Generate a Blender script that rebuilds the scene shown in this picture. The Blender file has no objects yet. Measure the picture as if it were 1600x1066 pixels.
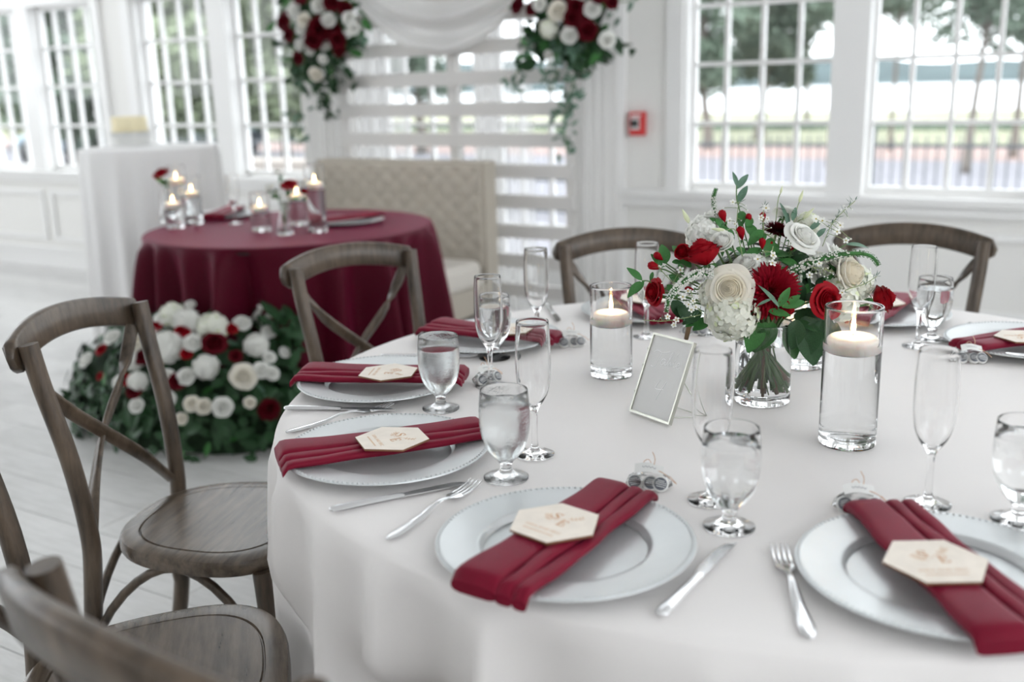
import bpy, math, random
import numpy as np
from mathutils import Vector, Matrix
random.seed(7); np.random.seed(7)
PI = math.pi
SC = bpy.context.scene
COL = SC.collection

# ------------------------------------------------------------------ camera, sky, exposure
FPX, CX, CY = 1584.15, 800.0, 533.0
PITCH, ROLL, CAMH = 0.2478931, -0.026621, 1.345
YAW = math.radians(31.0)                       # the long window wall runs along world X
def _room(v):
    c, s = math.cos(YAW), math.sin(YAW)
    return np.array([c*v[0]-s*v[1], s*v[0]+c*v[1], v[2]])
_F = np.array([0, math.cos(PITCH), -math.sin(PITCH)])
_R0 = np.array([1.0, 0, 0]); _U0 = np.cross(_R0, _F)
_RT = _room(math.cos(ROLL)*_R0 + math.sin(ROLL)*_U0)
_UP = _room(-math.sin(ROLL)*_R0 + math.cos(ROLL)*_U0)
_FW = _room(_F)
cam = bpy.data.cameras.new('camera'); cam_ob = bpy.data.objects.new('camera', cam); COL.objects.link(cam_ob)
m = Matrix.Identity(4)
for i in range(3):
    m[i][0], m[i][1], m[i][2] = _RT[i], _UP[i], -_FW[i]
m[2][3] = CAMH
cam_ob.matrix_world = m
cam.sensor_width = 36.0; cam.lens = FPX*36.0/1600.0; cam.clip_start = 0.05; cam.clip_end = 2000
cam.dof.use_dof = True; cam.dof.focus_distance = 1.75; cam.dof.aperture_fstop = 2.3
SC.camera = cam_ob

w = bpy.data.worlds.new('sky'); SC.world = w; w.use_nodes = True
bg = w.node_tree.nodes['Background']
bg.inputs[0].default_value = (0.92, 0.96, 1.0, 1); bg.inputs[1].default_value = 3.1
SC.view_settings.view_transform = 'Standard'; SC.view_settings.look = 'None'
SC.view_settings.exposure = 0.45; SC.view_settings.gamma = 1.0
SC.view_settings.use_curve_mapping = False

def ray(px, py):
    return _FW + _RT*(px-CX)/FPX - _UP*(py-CY)/FPX
def P(px, py, z):                              # point at height z seen at a photograph position
    d = ray(px, py); t = (z-CAMH)/d[2]
    return Vector((d[0]*t, d[1]*t, z))
def D(px, py, depth):                          # point at a camera depth
    d = ray(px, py)*depth
    return Vector((d[0], d[1], CAMH+d[2]))
def PV(px, py, v):                             # point on a plane parallel to the window wall
    d = ray(px, py); t = v/d[1]
    return Vector((d[0]*t, v, CAMH+d[2]*t))

# ------------------------------------------------------------------ materials
def _new(name):
    mt = bpy.data.materials.new(name); mt.use_nodes = True
    nt = mt.node_tree; return mt, nt, nt.nodes['Principled BSDF']
def setin(b, k, v):
    if k in b.inputs: b.inputs[k].default_value = v
def mat(name, base, rough=0.5, metal=0.0, spec=0.5, sheen=0.0, stint=(1, 1, 1), sss=0.0, coat=0.0, var=0.0, vscale=20.0, bump=0.0, bscale=200.0, trans=0.0, ior=1.45, em=None, es=0.0, objvar=0.0):
    mt, nt, b = _new(name)
    setin(b, 'Base Color', (*base, 1)); setin(b, 'Roughness', rough); setin(b, 'Metallic', metal)
    setin(b, 'Specular IOR Level', spec); setin(b, 'Sheen Weight', sheen); setin(b, 'Sheen Tint', (*stint, 1)); setin(b, 'Coat Weight', coat); setin(b, 'Coat Roughness', 0.25)
    setin(b, 'Transmission Weight', trans); setin(b, 'IOR', ior)
    if sss: setin(b, 'Subsurface Weight', sss); setin(b, 'Subsurface Radius', (1.0, 0.75, 0.6)); setin(b, 'Subsurface Scale', 0.03)
    if em: setin(b, 'Emission Color', (*em, 1)); setin(b, 'Emission Strength', es)
    L = nt.links
    if var or bump:
        tc = nt.nodes.new('ShaderNodeTexCoord')
    src = None
    if var:
        n = nt.nodes.new('ShaderNodeTexNoise'); n.inputs['Scale'].default_value = vscale; n.inputs['Detail'].default_value = 4
        L.new(tc.outputs['Object'], n.inputs['Vector'])
        r = nt.nodes.new('ShaderNodeMapRange'); r.inputs[1].default_value = 0.3; r.inputs[2].default_value = 0.7
        r.inputs[3].default_value = 1-var; r.inputs[4].default_value = 1+var
        L.new(n.outputs['Fac'], r.inputs[0]); src = r.outputs[0]
    if objvar:
        oi = nt.nodes.new('ShaderNodeObjectInfo'); r = nt.nodes.new('ShaderNodeMapRange')
        r.inputs[3].default_value = 1-objvar; r.inputs[4].default_value = 1+objvar
        L.new(oi.outputs['Random'], r.inputs[0])
        if src is not None:
            mu = nt.nodes.new('ShaderNodeMath'); mu.operation = 'MULTIPLY'; L.new(src, mu.inputs[0]); L.new(r.outputs[0], mu.inputs[1]); src = mu.outputs[0]
        else: src = r.outputs[0]
    if src is not None:
        vm = nt.nodes.new('ShaderNodeVectorMath'); vm.operation = 'SCALE'; vm.inputs[0].default_value = base
        L.new(src, vm.inputs['Scale']); L.new(vm.outputs[0], b.inputs['Base Color'])
    if bump:
        n2 = nt.nodes.new('ShaderNodeTexNoise'); n2.inputs['Scale'].default_value = bscale; n2.inputs['Detail'].default_value = 3
        L.new(tc.outputs['Object'], n2.inputs['Vector'])
        bp = nt.nodes.new('ShaderNodeBump'); bp.inputs['Strength'].default_value = bump; bp.inputs['Distance'].default_value = 0.002
        L.new(n2.outputs['Fac'], bp.inputs['Height']); L.new(bp.outputs[0], b.inputs['Normal'])
    return mt
def wood_mat(name, dark, light, rough, stretch, scale=1.0, objvar=0.0):
    mt, nt, b = _new(name); L = nt.links
    tc = nt.nodes.new('ShaderNodeTexCoord'); mp = nt.nodes.new('ShaderNodeMapping')
    mp.inputs['Scale'].default_value = stretch
    L.new(tc.outputs['Object'], mp.inputs['Vector'])
    n = nt.nodes.new('ShaderNodeTexNoise'); n.inputs['Scale'].default_value = 6*scale; n.inputs['Detail'].default_value = 8; n.inputs['Roughness'].default_value = 0.65
    L.new(mp.outputs[0], n.inputs['Vector'])
    n2 = nt.nodes.new('ShaderNodeTexNoise'); n2.inputs['Scale'].default_value = 5; n2.inputs['Detail'].default_value = 3
    L.new(tc.outputs['Object'], n2.inputs['Vector'])
    mx = nt.nodes.new('ShaderNodeMath'); mx.operation = 'MULTIPLY_ADD'; mx.inputs[1].default_value = 0.7
    L.new(n.outputs['Fac'], mx.inputs[0])
    m2 = nt.nodes.new('ShaderNodeMath'); m2.operation = 'MULTIPLY'; m2.inputs[1].default_value = 0.35
    L.new(n2.outputs['Fac'], m2.inputs[0]); L.new(m2.outputs[0], mx.inputs[2])
    cr = nt.nodes.new('ShaderNodeValToRGB'); cr.color_ramp.elements[0].position = 0.36; cr.color_ramp.elements[1].position = 0.68
    cr.color_ramp.elements[0].color = (*dark, 1); cr.color_ramp.elements[1].color = (*light, 1)
    L.new(mx.outputs[0], cr.inputs['Fac'])
    out = cr.outputs['Color']
    if objvar:
        oi = nt.nodes.new('ShaderNodeObjectInfo'); r = nt.nodes.new('ShaderNodeMapRange')
        r.inputs[3].default_value = 1-objvar; r.inputs[4].default_value = 1+objvar*0.6
        L.new(oi.outputs['Random'], r.inputs[0])
        vm = nt.nodes.new('ShaderNodeVectorMath'); vm.operation = 'SCALE'; L.new(out, vm.inputs[0]); L.new(r.outputs[0], vm.inputs['Scale']); out = vm.outputs[0]
    L.new(out, b.inputs['Base Color'])
    setin(b, 'Roughness', rough)
    bp = nt.nodes.new('ShaderNodeBump'); bp.inputs['Strength'].default_value = 0.25; bp.inputs['Distance'].default_value = 0.001
    L.new(n.outputs['Fac'], bp.inputs['Height']); L.new(bp.outputs[0], b.inputs['Normal'])
    return mt
def pane_mat(name, ior=1.45, tint=(0.97, 0.985, 0.98), extra=0.0):
    mt = bpy.data.materials.new(name); mt.use_nodes = True; nt = mt.node_tree; nt.nodes.clear()
    o = nt.nodes.new('ShaderNodeOutputMaterial'); mix = nt.nodes.new('ShaderNodeMixShader')
    t = nt.nodes.new('ShaderNodeBsdfTransparent'); t.inputs[0].default_value = (*tint, 1)
    g = nt.nodes.new('ShaderNodeBsdfGlossy'); g.inputs['Roughness'].default_value = 0.02
    f = nt.nodes.new('ShaderNodeFresnel'); f.inputs[0].default_value = ior
    ad = nt.nodes.new('ShaderNodeMath'); ad.inputs[1].default_value = extra; nt.links.new(f.outputs[0], ad.inputs[0])
    nt.links.new(ad.outputs[0], mix.inputs[0]); nt.links.new(t.outputs[0], mix.inputs[1]); nt.links.new(g.outputs[0], mix.inputs[2])
    nt.links.new(mix.outputs[0], o.inputs[0]); return mt

WALL = mat('wall_paint', (0.83, 0.82, 0.795), 0.55)
TRIM = mat('trim_paint', (0.86, 0.855, 0.845), 0.4)
CEIL = mat('ceiling_paint', (0.86, 0.86, 0.85), 0.8)
PLANK = wood_mat('whitewashed_plank', (0.52, 0.515, 0.50), (0.66, 0.655, 0.645), 0.36, (1.2, 9, 9), objvar=0.10)
SUBFLOOR = mat('floor_joint', (0.40, 0.39, 0.38), 0.7)
PANE = pane_mat('window_glass')
LINEN = mat('ivory_linen', (0.84, 0.81, 0.795), 0.6, spec=0.25, sheen=0.0, var=0.02, vscale=3, bump=0.05, bscale=900)
WHITECLOTH = mat('white_cloth', (0.80, 0.79, 0.785), 0.75, sheen=0.0)
SLATP = mat('slat_paint', (0.70, 0.685, 0.665), 0.5)
BURG = mat('burgundy_satin', (0.060, 0.0011, 0.009), 0.5, spec=0.12, sheen=0.22, stint=(0.75, 0.10, 0.25), var=0.08, vscale=4)
NAPK = mat('burgundy_napkin', (0.172, 0.006, 0.022), 0.45, spec=0.14, sheen=0.12, stint=(0.8, 0.15, 0.3), bump=0.12, bscale=700, var=0.10, vscale=14)
SILVER = mat('silver_charger', (0.635, 0.655, 0.66), 0.34, metal=0.45, var=0.02, vscale=30)
STEEL = mat('stainless_steel', (0.80, 0.80, 0.81), 0.16, metal=1.0)
CARD = mat('birch_card', (0.87, 0.795, 0.705), 0.6, var=0.05, vscale=40)
CARDEDGE = mat('burnt_card_edge', (0.22, 0.10, 0.05), 0.7)
ENGRAVE = mat('engraved_brown', (0.60, 0.33, 0.16), 0.7)
ENGRAVE2 = mat('engraved_pale', (0.70, 0.50, 0.34), 0.7)
GLASS = mat('clear_glass', (1, 1, 1), 0.0, trans=1.0, ior=1.39)
FOGGLASS = mat('fogged_glass', (0.97, 0.98, 0.98), 0.16, trans=1.0, ior=1.4, bump=0.22, bscale=260)
_nt = FOGGLASS.node_tree; _tc = _nt.nodes.new('ShaderNodeTexCoord'); _sx = _nt.nodes.new('ShaderNodeSeparateXYZ'); _mr = _nt.nodes.new('ShaderNodeMapRange')
_mr.inputs[1].default_value = .034; _mr.inputs[2].default_value = .046; _mr.inputs[3].default_value = 0.0; _mr.inputs[4].default_value = .10
_nt.links.new(_tc.outputs['Object'], _sx.inputs[0]); _nt.links.new(_sx.outputs['Z'], _mr.inputs[0]); _nt.links.new(_mr.outputs[0], _nt.nodes['Principled BSDF'].inputs['Roughness'])
WATER = mat('water', (0.99, 1, 1), 0.0, trans=1.0, ior=1.33)
WAX = mat('ivory_wax', (1.0, 0.955, 0.93), 0.45, sss=0.45)
FLAME = mat('candle_flame', (1, 0.6, 0.2), 0.5, em=(1.0, 0.66, 0.30), es=100)
WICK = mat('wick', (0.02, 0.015, 0.01), 0.9)
CHAIRW = wood_mat('weathered_oak', (0.019, 0.012, 0.007), (0.140, 0.101, 0.070), 0.34, (7, 7, 1.1))
SEATW = wood_mat('weathered_oak_seat', (0.032, 0.022, 0.014), (0.160, 0.122, 0.090), 0.27, (1.1, 8, 8))
TUFT = mat('cream_upholstery', (0.50, 0.455, 0.385), 0.85, sheen=0.0)
CUSH = mat('pale_cushion', (0.70, 0.66, 0.60), 0.85, sheen=0.0)
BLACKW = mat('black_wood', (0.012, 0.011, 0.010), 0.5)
RED = mat('alarm_red', (0.62, 0.035, 0.035), 0.35)
WHITEP = mat('white_plastic', (0.85, 0.85, 0.85), 0.4)
DARKP = mat('dark_plastic', (0.03, 0.035, 0.035), 0.4)
def petal_mat(name, base, transl=0.4, var=0.0):
    mt = mat(name, base, 0.6, spec=0.2, var=var, vscale=50); nt = mt.node_tree; b = nt.nodes['Principled BSDF']; o = nt.nodes['Material Output']
    t = nt.nodes.new('ShaderNodeBsdfTranslucent'); t.inputs[0].default_value = (*base, 1); mx = nt.nodes.new('ShaderNodeMixShader'); mx.inputs[0].default_value = transl
    nt.links.new(b.outputs[0], mx.inputs[1]); nt.links.new(t.outputs[0], mx.inputs[2]); nt.links.new(mx.outputs[0], o.inputs[0]); return mt
PROSE = petal_mat('ivory_petal', (0.92, 0.885, 0.80))
DRAPE = petal_mat('sheer_drape', (0.78, 0.77, 0.755), .45)
SHEER = petal_mat('sheer_curtain', (0.86, 0.855, 0.85), .6)
_n = SHEER.node_tree; _o = _n.nodes['Material Output']; _m = _n.nodes.new('ShaderNodeMixShader'); _m.inputs[0].default_value = .5; _t = _n.nodes.new('ShaderNodeBsdfTransparent')
_l = _o.inputs[0].links[0].from_socket; _n.links.new(_l, _m.inputs[1]); _n.links.new(_t.outputs[0], _m.inputs[2]); _n.links.new(_m.outputs[0], _o.inputs[0])
PROSEC = petal_mat('cream_petal', (0.95, 0.90, 0.78), .35)
PWHITE = petal_mat('white_petal', (0.92, 0.92, 0.885))
PGREENW = mat('green_white_petal', (0.66, 0.70, 0.46), 0.6)
PRED = mat('red_petal', (0.265, 0.002, 0.008), 0.5, spec=0.12, sheen=0.0, var=0.15, vscale=60)
PDAH = mat('crimson_petal', (0.215, 0.003, 0.012), 0.55, spec=0.1, var=0.25, vscale=80)
PBURG = mat('burgundy_petal', (0.085, 0.002, 0.007), 0.55, spec=0.1, sheen=0.0, var=0.2, vscale=60)
PHYD = petal_mat('hydrangea_petal', (0.91, 0.92, 0.84), .35)
PHYDG = mat('hydrangea_green', (0.62, 0.68, 0.42), 0.65)
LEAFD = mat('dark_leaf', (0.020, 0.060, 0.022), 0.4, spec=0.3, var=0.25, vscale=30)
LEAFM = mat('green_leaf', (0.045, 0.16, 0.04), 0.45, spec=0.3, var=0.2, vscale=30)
LEAFG = mat('grey_green_leaf', (0.10, 0.19, 0.13), 0.5, var=0.15, vscale=30)
STEMM = mat('green_stem', (0.085, 0.17, 0.05), 0.5)
STEMP = mat('pale_stem', (0.26, 0.33, 0.15), 0.5)
STEMB = mat('brown_stem', (0.16, 0.10, 0.05), 0.6)
GOLDC = mat('yellow_centre', (0.50, 0.40, 0.10), 0.6)
FRAMEM = mat('antique_silver', (0.52, 0.52, 0.46), 0.3, metal=0.9)
ACRYL = mat('frosted_sign', (0.64, 0.635, 0.62), 0.25)
WHITEINK = mat('white_ink', (0.90, 0.90, 0.89), 0.5)
CELLO = pane_mat('cellophane', 1.5, (0.95, 0.95, 0.95), 0.12)
CANDYW = mat('candy_white', (0.80, 0.80, 0.78), 0.35)
STICK = mat('grey_sticker', (0.13, 0.14, 0.165), 0.4)
TWINE = mat('jute_twine', (0.68, 0.47, 0.33), 0.9)
CAKEC = mat('cream_icing', (0.86, 0.77, 0.52), 0.6)
CAKES = mat('cake_stand', (0.68, 0.68, 0.66), 0.4)
LAWN = mat('lawn', (0.25, 0.255, 0.17), 0.9, var=0.2, vscale=0.5)
PATH = mat('brick_path', (0.36, 0.255, 0.23), 0.8, var=0.1, vscale=2)
PAVE = mat('grey_paving', (0.235, 0.23, 0.255), 0.8, var=0.1, vscale=1)
LAKE = mat('lake_water', (0.66, 0.69, 0.72), 0.18, spec=1.0)
HILL = mat('far_woods', (0.065, 0.092, 0.096), 1.0, var=0.25, vscale=0.05)
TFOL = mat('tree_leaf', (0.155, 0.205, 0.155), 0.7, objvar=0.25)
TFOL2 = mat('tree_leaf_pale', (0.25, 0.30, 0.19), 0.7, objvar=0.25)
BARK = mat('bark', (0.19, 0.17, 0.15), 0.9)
IRON = mat('black_iron', (0.10, 0.11, 0.12), 0.5)
BRICKM = mat('red_brick', (0.30, 0.16, 0.13), 0.85, var=0.15, vscale=6)
STONE = mat('coping_stone', (0.36, 0.32, 0.29), 0.8)
BLUEC = mat('blue_grey_paint', (0.20, 0.27, 0.33), 0.35)

# ------------------------------------------------------------------ mesh helpers
def mesh(name, verts, faces, mt=None, smooth=True, sharp=None):
    me = bpy.data.meshes.new(name)
    me.from_pydata([tuple(v) for v in verts], [], faces)
    me.validate(); me.update()
    if mt:
        for q in (mt if isinstance(mt, (list, tuple)) else [mt]): me.materials.append(q)
    if smooth:
        me.polygons.foreach_set('use_smooth', [True]*len(me.polygons))
        if sharp: me.set_sharp_from_angle(angle=math.radians(sharp))
    return me
def link(name, me, parent=None, loc=(0, 0, 0), rot=None, scale=None, mw=None):
    o = bpy.data.objects.new(name, me); COL.objects.link(o)
    if parent is not None: o.parent = parent
    if mw is not None: o.matrix_basis = mw
    else:
        o.location = loc
        if rot is not None: o.rotation_euler = rot
        if scale is not None: o.scale = (scale,)*3 if isinstance(scale, (int, float)) else scale
    return o
def tag(o, label=None, cat=None, group=None, kind=None):
    if label: o['label'] = label
    if cat: o['category'] = cat
    if group: o['group'] = group
    if kind: o['kind'] = kind
    return o
def thing(name, label, cat, loc=(0, 0, 0), rotz=0.0, group=None, mw=None):
    o = bpy.data.objects.new(name, None); COL.objects.link(o); o.empty_display_size = 0.05
    if mw is not None: o.matrix_basis = mw
    else: o.location = loc; o.rotation_euler = (0, 0, rotz)
    return tag(o, label, cat, group)
class G:                                        # collects simple solids
    def __init__(s): s.v = []; s.f = []
    def add(s, v, f):
        n = len(s.v); s.v += [tuple(q) for q in v]; s.f += [tuple(i+n for i in q) for q in f]; return s
    def box(s, x0, x1, y0, y1, z0, z1):
        v = [(x, y, z) for z in (z0, z1) for y in (y0, y1) for x in (x0, x1)]
        return s.add(v, [(0, 2, 3, 1), (4, 5, 7, 6), (0, 1, 5, 4), (2, 6, 7, 3), (0, 4, 6, 2), (1, 3, 7, 5)])
    def me(s, name, mt, smooth=False, sharp=None): return mesh(name, s.v, s.f, mt, smooth, sharp)
def lathe(prof, seg=48, closed=False):
    v = []; f = []; n = len(prof)
    for i in range(seg):
        a = 2*PI*i/seg; c, s = math.cos(a), math.sin(a)
        for r, z in prof: v.append((r*c, r*s, z))
    for i in range(seg):
        j = (i+1) % seg
        for k in range(n-1 if not closed else n):
            k2 = (k+1) % n
            a, b, c, d = i*n+k, j*n+k, j*n+k2, i*n+k2
            f.append((a, b, c, d))
    return v, f
def smoothprof(pts, n=4):
    out = []
    for i in range(len(pts)-1):
        p0 = pts[max(i-1, 0)]; p1 = pts[i]; p2 = pts[i+1]; p3 = pts[min(i+2, len(pts)-1)]
        for k in range(n):
            t = k/n
            out.append(tuple(0.5*((2*p1[d])+(-p0[d]+p2[d])*t+(2*p0[d]-5*p1[d]+4*p2[d]-p3[d])*t*t+(-p0[d]+3*p1[d]-3*p2[d]+p3[d])*t**3) for d in range(len(p1))))
    out.append(tuple(pts[-1])); return out
def tube(path, rad, seg=8, cap=True, flat=None):
    path = [Vector(p) for p in path]; n = len(path); v = []; f = []
    ref = None
    for i in range(n):
        t = (path[min(i+1, n-1)]-path[max(i-1, 0)]).normalized()
        if ref is None:
            ref = Vector((0, 0, 1)) if abs(t.z) < 0.9 else Vector((1, 0, 0))
        a = (ref - t*ref.dot(t)).normalized(); b = t.cross(a); ref = a
        r = rad[i] if isinstance(rad, (list, tuple)) else rad
        for k in range(seg):
            an = 2*PI*k/seg
            v.append(path[i]+(a*math.cos(an)+b*math.sin(an))*r)
    for i in range(n-1):
        for k in range(seg):
            k2 = (k+1) % seg
            f.append((i*seg+k, i*seg+k2, (i+1)*seg+k2, (i+1)*seg+k))
    if cap:
        f.append(tuple(reversed(range(seg)))); f.append(tuple((n-1)*seg+k for k in range(seg)))
    return v, f
def strip_sweep(path, ups, w, t, seg_round=0):
    """rectangular-section board swept along path; ups = width direction per point, w half width, t half thickness"""
    path = [Vector(p) for p in path]; v = []; f = []; n = len(path)
    for i in range(n):
        tg = (path[min(i+1, n-1)]-path[max(i-1, 0)]).normalized()
        u = Vector(ups[i]); u = (u-tg*u.dot(tg)).normalized(); s = tg.cross(u)
        ww = w[i] if isinstance(w, (list, tuple)) else w; tt = t[i] if isinstance(t, (list, tuple)) else t
        sec = [(-1, -.55), (-.82, -1), (.82, -1), (1, -.55), (1, .55), (.82, 1), (-.82, 1), (-1, .55)]
        for a, b in sec: v.append(path[i]+u*ww*a+s*tt*b)
    for i in range(n-1):
        for k in range(8):
            k2 = (k+1) % 8; f.append((i*8+k, i*8+k2, (i+1)*8+k2, (i+1)*8+k))
    f.append(tuple(reversed(range(8)))); f.append(tuple((n-1)*8+k for k in range(8)))
    return v, f
def grid(fn, nu, nv, wrap=False):
    v = [fn(i/nu if wrap else i/(nu-1), j/(nv-1)) for i in range(nu) for j in range(nv)]
    f = []
    for i in range(nu if wrap else nu-1):
        i2 = (i+1) % nu
        for j in range(nv-1): f.append((i*nv+j, i2*nv+j, i2*nv+j+1, i*nv+j+1))
    return v, f
def frame_z(loc, direction, spin=0.0, s=1.0):   # matrix whose +Z points along direction
    z = Vector(direction).normalized(); x = Vector((0, 0, 1)).cross(z)
    if x.length < 1e-3: x = Vector((1, 0, 0))
    x.normalize(); y = z.cross(x)
    mm = Matrix(((x.x, y.x, z.x, 0), (x.y, y.y, z.y, 0), (x.z, y.z, z.z, 0), (0, 0, 0, 1)))
    return Matrix.Translation(Vector(loc)) @ mm @ Matrix.Rotation(spin, 4, 'Z') @ Matrix.Scale(s, 4)
def xf(v, mm): return [mm @ Vector(q) for q in v]
def text_mesh(s, size, mt, depth=0.0003):
    cu = bpy.data.curves.new('t', 'FONT'); cu.body = s; cu.size = size; cu.align_x = 'CENTER'; cu.align_y = 'CENTER'; cu.extrude = depth; cu.resolution_u = 2
    o = bpy.data.objects.new('t', cu); COL.objects.link(o)
    dg = bpy.context.evaluated_depsgraph_get()
    me = bpy.data.meshes.new_from_object(o.evaluated_get(dg)); bpy.data.objects.remove(o); bpy.data.curves.remove(cu)
    me.materials.clear(); me.materials.append(mt); return me
def stroke2d(g, pts, wid, z=0.0, h=0.0004):
    pts = [Vector((p[0], p[1], 0)) for p in pts]; n = len(pts); v = []
    for i in range(n):
        t = (pts[min(i+1, n-1)]-pts[max(i-1, 0)]).normalized(); nn = Vector((-t.y, t.x, 0))
        ww = (wid[i] if isinstance(wid, (list, tuple)) else wid)/2
        for sg in (1, -1):
            for zz in (z, z+h): v.append(pts[i]+nn*ww*sg+Vector((0, 0, zz)))
    f = []
    for i in range(n-1):
        a = i*4; b = a+4
        f += [(a+1, a+3, b+3, b+1), (a, a+1, b+1, b), (a+3, a+2, b+2, b+3)]
    g.add(v, f)

# ------------------------------------------------------------------ the room
WV = 5.12                                        # inner face of the window wall
CEN = [-7.41, -5.325, -3.245, -1.16, 0.925]
HALF = 0.85; SILL = 0.775; HEAD = 2.02; CZ = 4.0; TR0, TR1 = 2.30, 3.75
U0, U1, V0 = -9.6, 4.2, -3.6
fl = tag(link('floor', G().box(U0-.2, U1+.2, V0-.2, WV+.2, -0.20, -0.012).me('floor', SUBFLOOR)), kind='structure')
pw = 0.19; row = 0
rng = random.Random(3)
plank_meshes = {}
v = -0.6
while v < WV-0.01:
    u = -9.4 + rng.random()*1.4
    u = max(u-1.6, U0)
    while u < 0.9:
        ln = rng.choice([1.5, 1.8, 2.1])
        key = ln
        if key not in plank_meshes:
            plank_meshes[key] = G().box(0.0015, ln-0.0015, 0.0015, pw-0.0015, -0.014, 0).me('plank', PLANK)
        link('plank', plank_meshes[key], fl, (u, v, -rng.random()*0.0006))
        u += ln
    v += pw
wb = G()
DC = CEN[2]; DZ = .12
for a_, b_ in ((U0, DC-HALF), (DC+HALF, U1)): wb.box(a_, b_, WV, WV+.2, 0, SILL)
wb.box(DC-HALF, DC+HALF, WV, WV+.2, -.01, .03)
wb.box(U0, U1, WV, WV+.2, HEAD, TR0); wb.box(U0, U1, WV, WV+.2, TR1, CZ)
edges = [U0]+[e for c in CEN for e in (c-HALF, c+HALF)]+[U1]
for i in range(0, len(edges), 2): wb.box(edges[i], edges[i+1], WV, WV+.2, SILL, HEAD).box(edges[i], edges[i+1], WV, WV+.2, TR0, TR1)
wall_back = tag(link('wall_back', wb.me('wall_back', WALL)), kind='structure')
for nm, z0, z1, y in (('baseboard_back', 0, 0.13, 0.022), ('trim_1', 0.13, 0.165, 0.034)):
    tag(link(nm, G().box(U0, DC-HALF-.075, WV-y, WV, z0, z1).box(DC+HALF+.075, U1, WV-y, WV, z0, z1).me(nm, TRIM)), kind='structure')
sb = G()
for a_, b_ in ((U0, DC-HALF-.075), (DC+HALF+.075, U1)): sb.box(a_, b_, WV-.055, WV, 0.742, 0.778).box(a_, b_, WV-.03, WV, 0.69, 0.742)
tag(link('trim_2', sb.me('trim_2', TRIM)), kind='structure')
# wainscot panels under the sashes: raised frames
def rect_frame(x0, x1, z0, z1, wd, y0, y1):
    g = G(); g.box(x0, x1, y0, y1, z0, z0+wd); g.box(x0, x1, y0, y1, z1-wd, z1)
    g.box(x0, x0+wd, y0, y1, z0+wd, z1-wd); g.box(x1-wd, x1, y0, y1, z0+wd, z1-wd); return g
pm = None
for c in CEN:
    if c == DC: continue
    for s in (-1, 1):
        if pm is None: pm = rect_frame(-.42, .42, .22, .62, .035, -.018, 0).me('panel_moulding', TRIM)
        link('panel_moulding', pm, wall_back, (c+s*0.465+0.03, WV, 0))
# windows
SW = 0.765; PW_ = 0.17                            # sash width, centre post
zr = [0.82, 1.12, 1.42, 1.71, 2.0]
sash_me = rect_frame(0, SW, SILL+.005, HEAD, 0.035, 0.075, 0.115).me('sash', TRIM)
mv_me = G().box(-.011, .011, .08, .11, SILL+.04, HEAD-.035).me('muntin', TRIM)
mh_me = G().box(.035, SW-.035, .082, .108, -.011, .011).me('muntin', TRIM)
pane_me = {}
leaf_me = rect_frame(0, SW, .03, HEAD, 0.06, 0.075, 0.115).box(.06, SW-.06, .08, .11, .09, .30).me('door_leaf', TRIM)
mvd_me = G().box(-.011, .011, .08, .11, .30, HEAD-.06).me('muntin', TRIM)
zd = [.30, .53, .82, 1.12, 1.42, 1.71, 2.0]
hnd = mesh('door_handle', *tube([(0, .07, 1.0), (0, .03, 1.0), (.09, .03, 1.0)], .009, 8), STEEL)
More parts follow.
